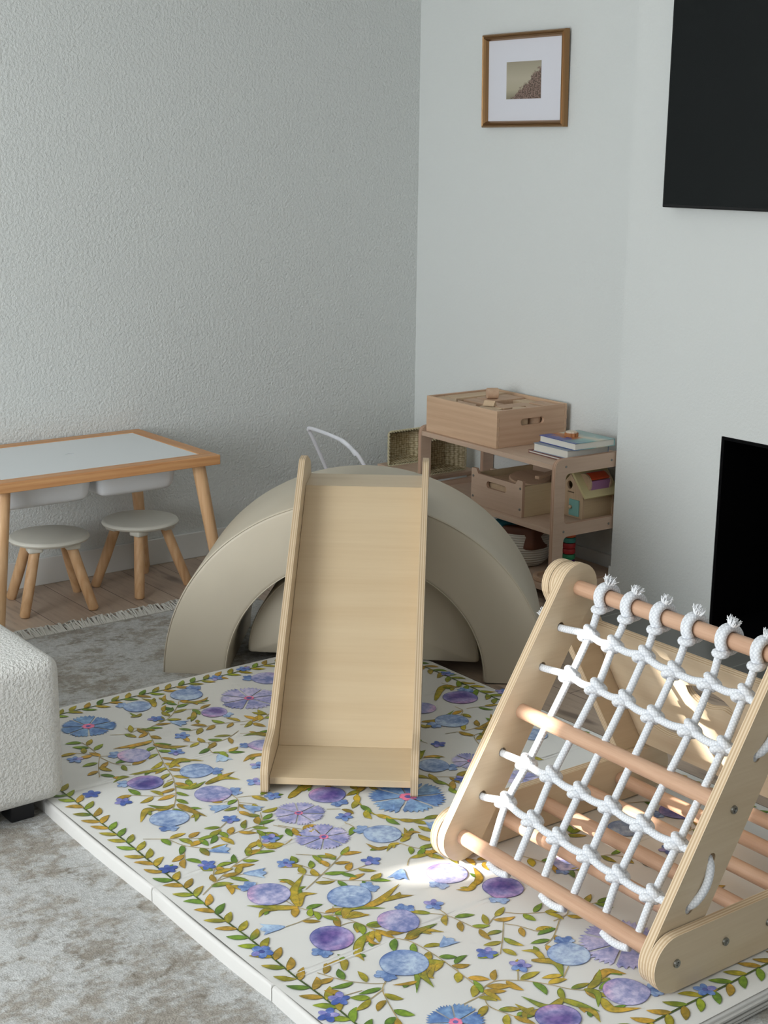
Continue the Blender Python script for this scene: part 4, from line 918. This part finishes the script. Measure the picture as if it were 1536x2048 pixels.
# the blocks: one top level object each; outlines in crate coordinates (depth, width) , z0, z1
blocks = [
 ([(.016, .262), (.016, .412), (.07, .412), (.07, .330)], .134, 'wedge ended plank block at the left front corner of the crate', 'block'),
 ([(.016, .150), (.016, .258), (.070, .320), (.070, .205)], .131, 'short slanted block behind the front wall of the crate', 'block2'),
 ([(.016, .087), (.016, .146), (.100, .198), (.100, .087)], .129, 'small wedge block at the middle of the crate front', 'block'),
 ([(.104, .156), (.104, .330), (.166, .330), (.166, .156)], .130, 'slanted block beside the upright cylinder', 'block2'),
 ([(.075, .335), (.075, .412), (.325, .412), (.325, .335)], .135, 'longest plank block along the left wall of the crate', 'block'),
 ([(.170, .224), (.170, .331), (.325, .331), (.325, .224)], .132, 'wide flat block against the back wall of the crate', 'block2'),
 ([(.262, .130), (.262, .220), (.325, .220), (.325, .130)], .128, 'narrow block in the back row of the crate', 'block'),
 ([(.262, .018), (.262, .125), (.325, .125), (.325, .018)], .134, 'square block in the back right corner of the crate', 'block2'),
 ([(.104, .084), (.104, .152), (.256, .152), (.256, .084)], .130, 'pink toned rectangular block beside the round pair', 'block2'),
 ([(.016, .018), (.016, .083), (.075, .083), (.075, .018)], .129, 'low square block at the right front corner of the crate', 'block'),
]
for ol, top, lab, mt in blocks:
    b = MB(); b.plate([(p_[0], p_[1]) for p_ in ol], [], .0105, top, M=FM, me=0)
    o = b.build('building_block', M[mt], None, bevel=.0015); o.location = cr.location; o.rotation_euler = cr.rotation_euler
    tag(o, 'wooden '+lab, 'building block', 'wooden blocks in the crate')
def cyl(name, r, z0, z1, x, y, mt, label, cat, group=None, n=32):
    b = MB(); b.lathe([(r-.001, z0), (r, z0+.001), (r, z1-.001), (r-.001, z1)], n, c=(x, y, 0)); o = b.build(name, M[mt], None, smooth=True, auto=40)
    o.location = cr.location; o.rotation_euler = cr.rotation_euler; return tag(o, label, cat, group)
for (x, y, mt, lb) in ((.150, .045, 'block', 'round wooden block at the right end of the crate, nearer of the pair'), (.215, .045, 'block2', 'round wooden block at the right end of the crate, farther of the pair')):
    cyl('building_block', .030, 0.0105, .133, x, y, mt, lb, 'building block', 'wooden blocks in the crate')
b = MB(); b.lathe([(.020, -.022), (.021, -.021), (.021, .021), (.020, .022)], 28, M=Matrix.Translation((.200, .270, .132+.0215)) @ Matrix.Rotation(radians(62), 4, 'Z') @ Matrix.Rotation(pi/2, 4, 'X'))
o = b.build('building_block', M['block2'], None, smooth=True, auto=40); o.location = cr.location; o.rotation_euler = cr.rotation_euler; tag(o, 'wooden cylinder block lying on top of the others, round end to the room', 'building block', 'wooden blocks in the crate')
b = MB(); Mt = Matrix.Translation((.080, .150, .131)) @ Matrix.Rotation(radians(28), 4, 'Z')
b.plate([(0, 0), (.034, 0), (.017, .019)], [], -.022, .022, M=Mt, me=0); o = b.build('building_block', M['block'], None, bevel=.001); o.location = cr.location; o.rotation_euler = cr.rotation_euler
tag(o, 'small wooden triangular roof block lying on the other blocks', 'building block', 'wooden blocks in the crate')

# books and a little toy cake
def book(loc, rz, w_, d_, h_, cover, label, pagec=srgb(226, 222, 212), spine_side=1, name='book'):
    t = thing('book', label, 'book', loc, rz, 'books stacked on the shelf')
    MB().box(.003, .003, .0025, w_-.003, d_-.003, h_-.0025).build('pages', plain('pages', pagec, .8), t)
    b = MB(); b.box(0, 0, 0, w_, d_, .0024); b.box(0, 0, h_-.0024, w_, d_, h_); b.box(w_-.0028, 0, 0, w_, d_, h_); b.build('cover', cover, t, bevel=.0006)
    return t
c_red = plain('book_cover_red', srgb(128, 84, 78), .5); c_grey = plain('book_cover_grey', srgb(142, 152, 166), .45)
cv = NT('book_cover_picture', .35, .4); g_ = cv.coord(which='Generated'); vo = cv.n('ShaderNodeTexVoronoi'); vo.inputs['Scale'].default_value = 5.5; cv.l(g_, vo.inputs['Vector'])
sp_ = cv.n('ShaderNodeSeparateXYZ'); cv.l(cv.mix(.12, g_, vo.outputs['Color']), sp_.inputs[0])
cg = cv.n('ShaderNodeMath', operation='ADD'); cv.l(sp_.outputs[0], cg.inputs[0]); cg.inputs[1].default_value = 0
c1_ = cv.ramp(cg.outputs[0], [(.0, srgb(74, 84, 150)), (.26, srgb(84, 92, 160)), (.30, srgb(172, 104, 62)), (.52, srgb(196, 138, 96)), (.56, srgb(214, 200, 176)), (.72, srgb(150, 178, 174))])
c2_ = cv.ramp(cg.outputs[0], [(.0, srgb(74, 84, 150)), (.2, srgb(110, 150, 160)), (.4, srgb(130, 176, 172)), (.6, srgb(214, 204, 184)), (.8, srgb(140, 178, 178))])
cv.base(cv.mix(cv.ramp(sp_.outputs[1], [(.30, (0, 0, 0)), (.42, (1, 1, 1))]), c2_, c1_))
book(onshelf(.075, .022, ZT+.0005), SHR-.02, .232, .215, .010, c_red, 'thin dark red book lying flat, lowest of the stack')
book(onshelf(.082, .030, ZT+.011), SHR+.02, .205, .180, .030, c_grey, 'thick grey white book in the middle of the stack')
book(onshelf(.100, .012, ZT+.0415), SHR-.02, .190, .195, .026, cv.mat, 'colourful blue and orange hardback topmost of the stack')
tk = thing('toy_cake', 'tiny scalloped brown toy cake with pale top on the topmost book', 'toy', onshelf(.185, .125, ZT+.0678), 0)
def scal(r, am, n=64): return [(r*(1+am*cos(10*2*pi*i/n))*cos(2*pi*i/n), r*(1+am*cos(10*2*pi*i/n))*sin(2*pi*i/n)) for i in range(n)]
b = MB(); b.plate(scal(.024, .07), [], .0, .013, M=FM, me=0); b.build('base', plain('cake_brown', srgb(176, 116, 72), .6), tk)
b = MB(); b.plate(scal(.020, .05), [], .013, .018, M=FM, me=0); b.build('icing', plain('cake_icing', srgb(226, 210, 190), .6), tk)

M['house_side'] = wood('house_side', srgb(214, 192, 156), srgb(200, 176, 140), 'X', 1, .5, .8)
# box on the middle board
dw = thing('toy_box', 'small plywood box with hand slot holding wooden puzzle pieces on the middle shelf', 'box', onshelf(.030, .205, ZM+.0005), SHR)
DW_, DD_, DH_ = .295, .31, .138
AM = Matrix(((0, 1, 0, 0), (1, 0, 0, 0), (0, 0, 1, 0), (0, 0, 0, 1)))
fo = rpoly([(0, 0), (0, DH_), (.028, DH_), (.040, DH_-.018), (DW_-.040, DH_-.018), (DW_-.028, DH_), (DW_, DH_), (DW_, 0)], [.003, .006, .004, .008, .008, .004, .006, .003], 4)
fh = [(x, z) for x, z in stadium((DW_*.5-.045, .088), (DW_*.5+.045, .088), .013, 8)]
b = MB(); b.plate(fo, [fh], 0, .012, M=AM); b.build('front_panel', [M['shelf'], M['shelf_edge']], dw, bevel=.001)
b = MB(); b.plate(fo, [], DD_-.012, DD_, M=AM); b.build('back_panel', [M['shelf'], M['shelf_edge']], dw)
for y0_ in (.002, DW_-.012): MB().box(.0125, y0_, .0, DD_-.0125, y0_+.010, DH_-.022).build('box_side', M['house_side'], dw, bevel=.001)
MB().box(.0125, .0125, .002, DD_-.0125, DW_-.0125, .010).build('box_bottom', M['birch_y'], dw)
for y_, z_ in ((.012, .030), (.012, .108), (DW_-.012, .030), (DW_-.012, .108)):
    b = MB(); b.lathe([(0, .001), (.0025, .001), (.0042, .002), (.005, 0)], 12, M=Matrix.Translation((-.0002, y_, z_)) @ Matrix.Rotation(-pi/2, 4, 'Y')); b.build('screw', M['steel'], dw, smooth=True)
o = MB().lathe([(.0, .0), (.078, 0), (.080, .004), (.080, .016), (.076, .020), (.0, .020)], 36).build('puzzle_disc', M['block2'], None, smooth=True, auto=40); o.location = onshelf(.030+.150, .205+.130, ZM+.094); o.rotation_euler = (radians(6), radians(-5), 0)
tag(o, 'round flat wooden puzzle disc lying on top inside the small box', 'toy')
b = MB(); b.box(0, 0, 0, .26, .26, .083); o = b.build('puzzle_tray', M['block'], None, bevel=.003); o.location = onshelf(.030+.02, .205+.018, ZM+.011); o.rotation_euler = (0, 0, SHR); tag(o, 'square wooden puzzle tray filling the small box under the disc', 'toy')
o = MB().box(0, 0, 0, .13, .022, .012).build('comb_piece', M['block2'], None, bevel=.002); o.location = onshelf(.13, .228, ZM+.128); o.rotation_euler = (0, radians(-6), SHR+.1); 
b = MB(); 
tag(o, 'notched wooden strip poking up at the right end of the small box', 'toy')

# toy bird house
bh = thing('toy_house', 'small wooden toy bird house with pale yellow roof and teal door', 'toy', onshelf(.200, .066, ZM+.0005), SHR)
HB, HDp, HWl, HR = .136, .16, .088, .172
go = [(0, 0), (0, HWl), (HB/2, HR-.012), (HB, HWl), (HB, 0)]
hh = [(HB*.5+.004+.014*cos(2*pi*i/20), .118+.015*sin(2*pi*i/20)) for i in range(20)]
sl2 = [(HB*.5-.020, .090), (HB*.5+.014, .090), (HB*.5+.014, .094), (HB*.5-.020, .094)]
M['house'] = wood('house_birch', srgb(214, 188, 158), srgb(196, 168, 136), 'Z', 1, .5, .8)
b = MB(); b.plate(go, [hh, sl2], 0, .010, M=AM, me=0); b.build('gable', M['house'], bh, bevel=.0008)
b = MB(); b.plate(go, [], HDp-.010, HDp, M=AM, me=0); b.build('gable', M['house'], bh)
for y0_ in (.004, HB-.014): MB().box(.010, y0_, 0, HDp-.010, y0_+.010, HWl+.004).build('side_wall', M['house_side'], bh)
yel = plain('pale_yellow_paint', srgb(220, 208, 158), .5)
for sg in (0, 1):
    b = MB()
    y0_, z0_, y1_, z1_ = (-.014, HWl-.010, HB/2, HR) if sg == 0 else (HB+.0015, HWl-.001, HB/2, HR)
    dv = Vector((0, y1_-y0_, z1_-z0_)).normalized(); nv = Vector((0, -dv.z, dv.y)) if sg == 0 else Vector((0, dv.z, -dv.y))
    A_, B_ = Vector((0, y0_, z0_)), Vector((0, y1_, z1_))
    vs = []
    for x in (-.006, HDp+.004):
        for q in (A_, B_, B_+nv*.010, A_+nv*.010): vs.append(q+Vector((x, 0, 0)))
    b.add(vs, [(0, 1, 2, 3), (7, 6, 5, 4), (0, 4, 5, 1), (1, 5, 6, 2), (2, 6, 7, 3), (3, 7, 4, 0)]); b.build('roof', yel, bh, bevel=.001)
# roller drum in the near roof slope
dc = Vector((0, .026, .128))
for x0_, x1_ in ((.026, .034), (.126, .134)):
    b = MB(); b.lathe([(.036, x0_), (.036, x1_)], 28, M=Matrix.Translation((0, dc.y, dc.z)) @ Matrix.Rotation(pi/2, 4, 'Y')); b.build('roller_end', M['house'], bh)
for k, cname in enumerate(((226, 92, 52), (176, 128, 172), (120, 150, 196), (226, 92, 52), (176, 128, 172))):
    a = radians(118+72*k); pc = Vector((0, cos(a), sin(a))); b = MB()
    e_ = Vector((0, -sin(a), cos(a))); c0 = dc+pc*.026
    vs = [c0+Vector((x, 0, 0))+e_*s_*.0175+pc*q_ for x in (.035, .125) for s_, q_ in ((-1, 0), (1, 0), (1, .006), (-1, .006))]
    b.add(vs, [(0, 1, 2, 3), (7, 6, 5, 4), (0, 4, 5, 1), (1, 5, 6, 2), (2, 6, 7, 3), (3, 7, 4, 0)]); b.build('roller_panel', plain('roller_paint', srgb(*cname), .4), bh)
dd_ = MB().box(-.0065, .016, .008, -.0005, .066, .068).build('door', plain('teal_paint', srgb(132, 186, 180), .5), bh, bevel=.001)
MB().lathe([(.006, 0), (.0075, .006), (.006, .011), (0, .012)], 16, M=Matrix.Translation((-.0066, .054, .040)) @ Matrix.Rotation(-pi/2, 4, 'Y')).build('knob', M['house'], dd_, smooth=True)

# rope basket and its contents on the bottom board
rb = MB(); rb.lathe([(0, 0), (.075, 0), (.096, .02), (.108, .06), (.112, .125), (.107, .132), (.101, .125), (.098, .06), (.086, .02), (.06, .012), (0, .012)], 48)
o = rb.build('rope_basket', M['coil'], None, smooth=True); o.location = onshelf(.150, .330, ZB+.0005); tag(o, 'white coiled rope basket of toys on the bottom shelf', 'basket')
v, f = softbox(-.075, -.05, 0, .075, .05, .085, .012, 4)
o = obj('pouch', v, f, plain('brown_leather', srgb(104, 62, 44), .5), None, smooth=True); o.location = onshelf(.120, .285, ZB+.068); o.rotation_euler = (.1, .1, .2+pi/2); tag(o, 'dark brown box shaped pouch in the rope basket', 'pouch')
def cloth(name, loc, r, h, col, lab, cat, seed):
    g = random.Random(seed); v = []; f = []; n = 28
    bm = bmesh.new(); bmesh.ops.create_icosphere(bm, subdivisions=4, radius=1)
    for q in bm.verts:
        c = q.co; k = 1+.13*sin(5*c.x+seed)+.12*sin(6*c.y+3*c.z+seed)+.07*sin(13*c.x+9*c.z)
        v.append(Vector((c.x*r*k, c.y*r*k, max(-.3, c.z)*h*k)))
    bm.verts.index_update(); f = [tuple(q.index for q in fc.verts) for fc in bm.faces]; bm.free()
    o = obj(name, v, f, plain(name, col, .9, spec=.1), None, smooth=True); o.location = loc; tag(o, lab, cat); return o
cloth('teal_cloth', onshelf(.115, .385, ZB+.125), .055, .040, srgb(58, 128, 148), 'crumpled teal cloth toy in the rope basket', 'cloth', 1)
cloth('grey_cloth', onshelf(.190, .375, ZB+.118), .07, .055, srgb(176, 176, 184), 'pale grey cloth bundle at the back of the rope basket', 'cloth', 4)

# stacking rings, round tray
st_ = thing('stacking_tower', 'narrow tower of bright stacking rings standing on the bottom shelf', 'toy', onshelf(.200, .128, ZB+.0005), 0)
MB().lathe([(.026, 0), (.026, .008), (.006, .010), (.006, .158), (0, .160)], 24).build('stand', M['block'], st_, smooth=True, auto=40)
cols = [(112, 60, 128), (96, 52, 116), (50, 140, 96), (176, 50, 52), (176, 50, 52), (66, 150, 140), (218, 98, 48)]
z = .010
for c in cols:
    MB().lathe([(.0065, z), (.022, z+.001), (.024, z+.005), (.024, z+.014), (.022, z+.0195), (.0065, z+.0205)], 28).build('ring', plain('ring_paint', srgb(*c), .4), st_, smooth=True, auto=50); z += .021
o = MB().lathe([(0, 0), (.056, 0), (.060, .004), (.060, .016), (.056, .018), (.046, .016), (.044, .006), (0, .006)], 40).build('wooden_dish', M['block2'], None, smooth=True, auto=40)
o.location = onshelf(.078, .095, ZB+.0005); tag(o, 'round shallow wooden dish at the right front of the bottom shelf', 'dish')

# ------------------------------------------------------------------ behind the arch: doll cart and baskets
dc_ = thing('push_cart', 'white metal toy push cart, only its handle rising behind the arch', 'toy cart', (-.62, -.36, 0))
o_ = Vector((-.62, -.36, 0))
hp = [(-.50, -.195, .10), (-.61, -.2, .331), (-.685, -.2, .480), (-.700, -.204, .502), (-.703, -.225, .510), (-.722, -.36, .512), (-.738, -.475, .508), (-.738, -.505, .500), (-.725, -.522, .482), (-.677, -.550, .407), (-.52, -.56, .10)]
MB().tube(catmull([Vector(q)-o_ for q in hp], 6), .0078, n=12).build('handle', M['white_metal'], dc_, smooth=True)
gp = [(-.739, -.480, .507), (-.738, -.505, .500), (-.725, -.522, .482), (-.708, -.532, .455)]
g_ = catmull([Vector(q)-o_ for q in gp], 8); MB().tube(g_, [.0092 if i % 2 else .0082 for i in range(len(g_))], n=12).build('grip', M['white_plastic'], dc_, smooth=True)
v, f = softbox(.06, -.19, .055, .27, .16, .13, .02, 4); obj('cart_body', v, f, M['white_metal'], dc_, smooth=True)
for x_ in (.09, .24):
    for y_ in (-.21, .165): MB().lathe([(.035, 0), (.038, .004), (.038, .014), (.035, .018)], 24, M=Matrix.Translation((x_, y_, .039)) @ Matrix.Rotation(-pi/2, 4, 'X')).build('wheel', M['white_plastic'], dc_, smooth=True, auto=40)
STX0, STX1 = -.298, -.03
bs = thing('corner_stand', 'low wooden stand in the corner holding the two woven baskets', 'stand', (STX0, -.462, 0))
MB().box(0, 0, .288, .268, .335, .303).build('stand_top', M['shelf'], bs, bevel=.002)
for x_, y_ in ((.005, .005), (.235, .005), (.005, .302), (.235, .302)): MB().box(x_, y_, 0, x_+.028, y_+.028, .288).build('leg', M['shelf'], bs)
def weave_basket(loc, rz, label):
    """an oblong woven tray standing on its side, its mouth towards the room"""
    t = thing('woven_basket', label, 'basket', loc, rz, 'woven baskets in the corner')
    w2, h2, d2, tp = .215, .142, .072, .050
    # mouth at y = 0 towards the room, the smaller base behind
    def ring(x_, z_, y_, i_): return [Vector((x_+i_, y_, z_*.3+i_)), Vector((w2-x_-i_, y_, z_*.3+i_)), Vector((w2-x_-i_, y_, h2-z_*.3-i_)), Vector((x_+i_, y_, h2-z_*.3-i_))]
    b = MB(); v = ring(0, 0, .002, 0)+ring(tp, tp, d2, 0)+ring(tp, tp, d2-.006, .006)+ring(0, 0, .002, .006); f = []
    for q in range(3):
        for k in range(4): f.append((q*4+k, q*4+(k+1) % 4, q*4+4+(k+1) % 4, q*4+4+k))
    b.add(v, f); b.build('woven_side', M['seagrass'], t)
    b = MB(); b.add(ring(tp, tp, d2, .0)+ring(tp, tp, d2-.006, .0), [(0, 1, 2, 3), (7, 6, 5, 4)]+[(k, (k+1) % 4, 4+(k+1) % 4, 4+k) for k in range(4)]); b.build('woven_base', M['seagrass'], t)
    rp = rpoly([(0, 0), (w2, 0), (w2, h2), (0, h2)], .008, 3)
    dens = []
    for i in range(len(rp)):
        a, c = Vector(rp[i]), Vector(rp[(i+1) % len(rp)]); n_ = max(1, int((c-a).length/.004))
        for k in range(n_): dens.append(a.lerp(c, k/n_))
    b = MB()
    for ph in (0, pi):
        b.tube([(q.x+.0026*cos(i*.9+ph), .004+.0035*sin(i*.9+ph), q.y+.0026*cos(i*.9+ph)) for i, q in enumerate(dens)], .0034, n=7, closed=True)
    b.build('braided_rim', plain('rim_grass', srgb(206, 196, 164), .8, spec=.1), t, smooth=True)
    return t
bk1 = weave_basket((-.288, -.432, .3045), 0, 'pale woven grass basket on its side, seen through the left shelf frame')
bk2 = copy_tree(bk1); bk2.location = (-.293, -.203, .3045); bk2['label'] = 'pale woven grass basket on its side, farther left beside the corner'
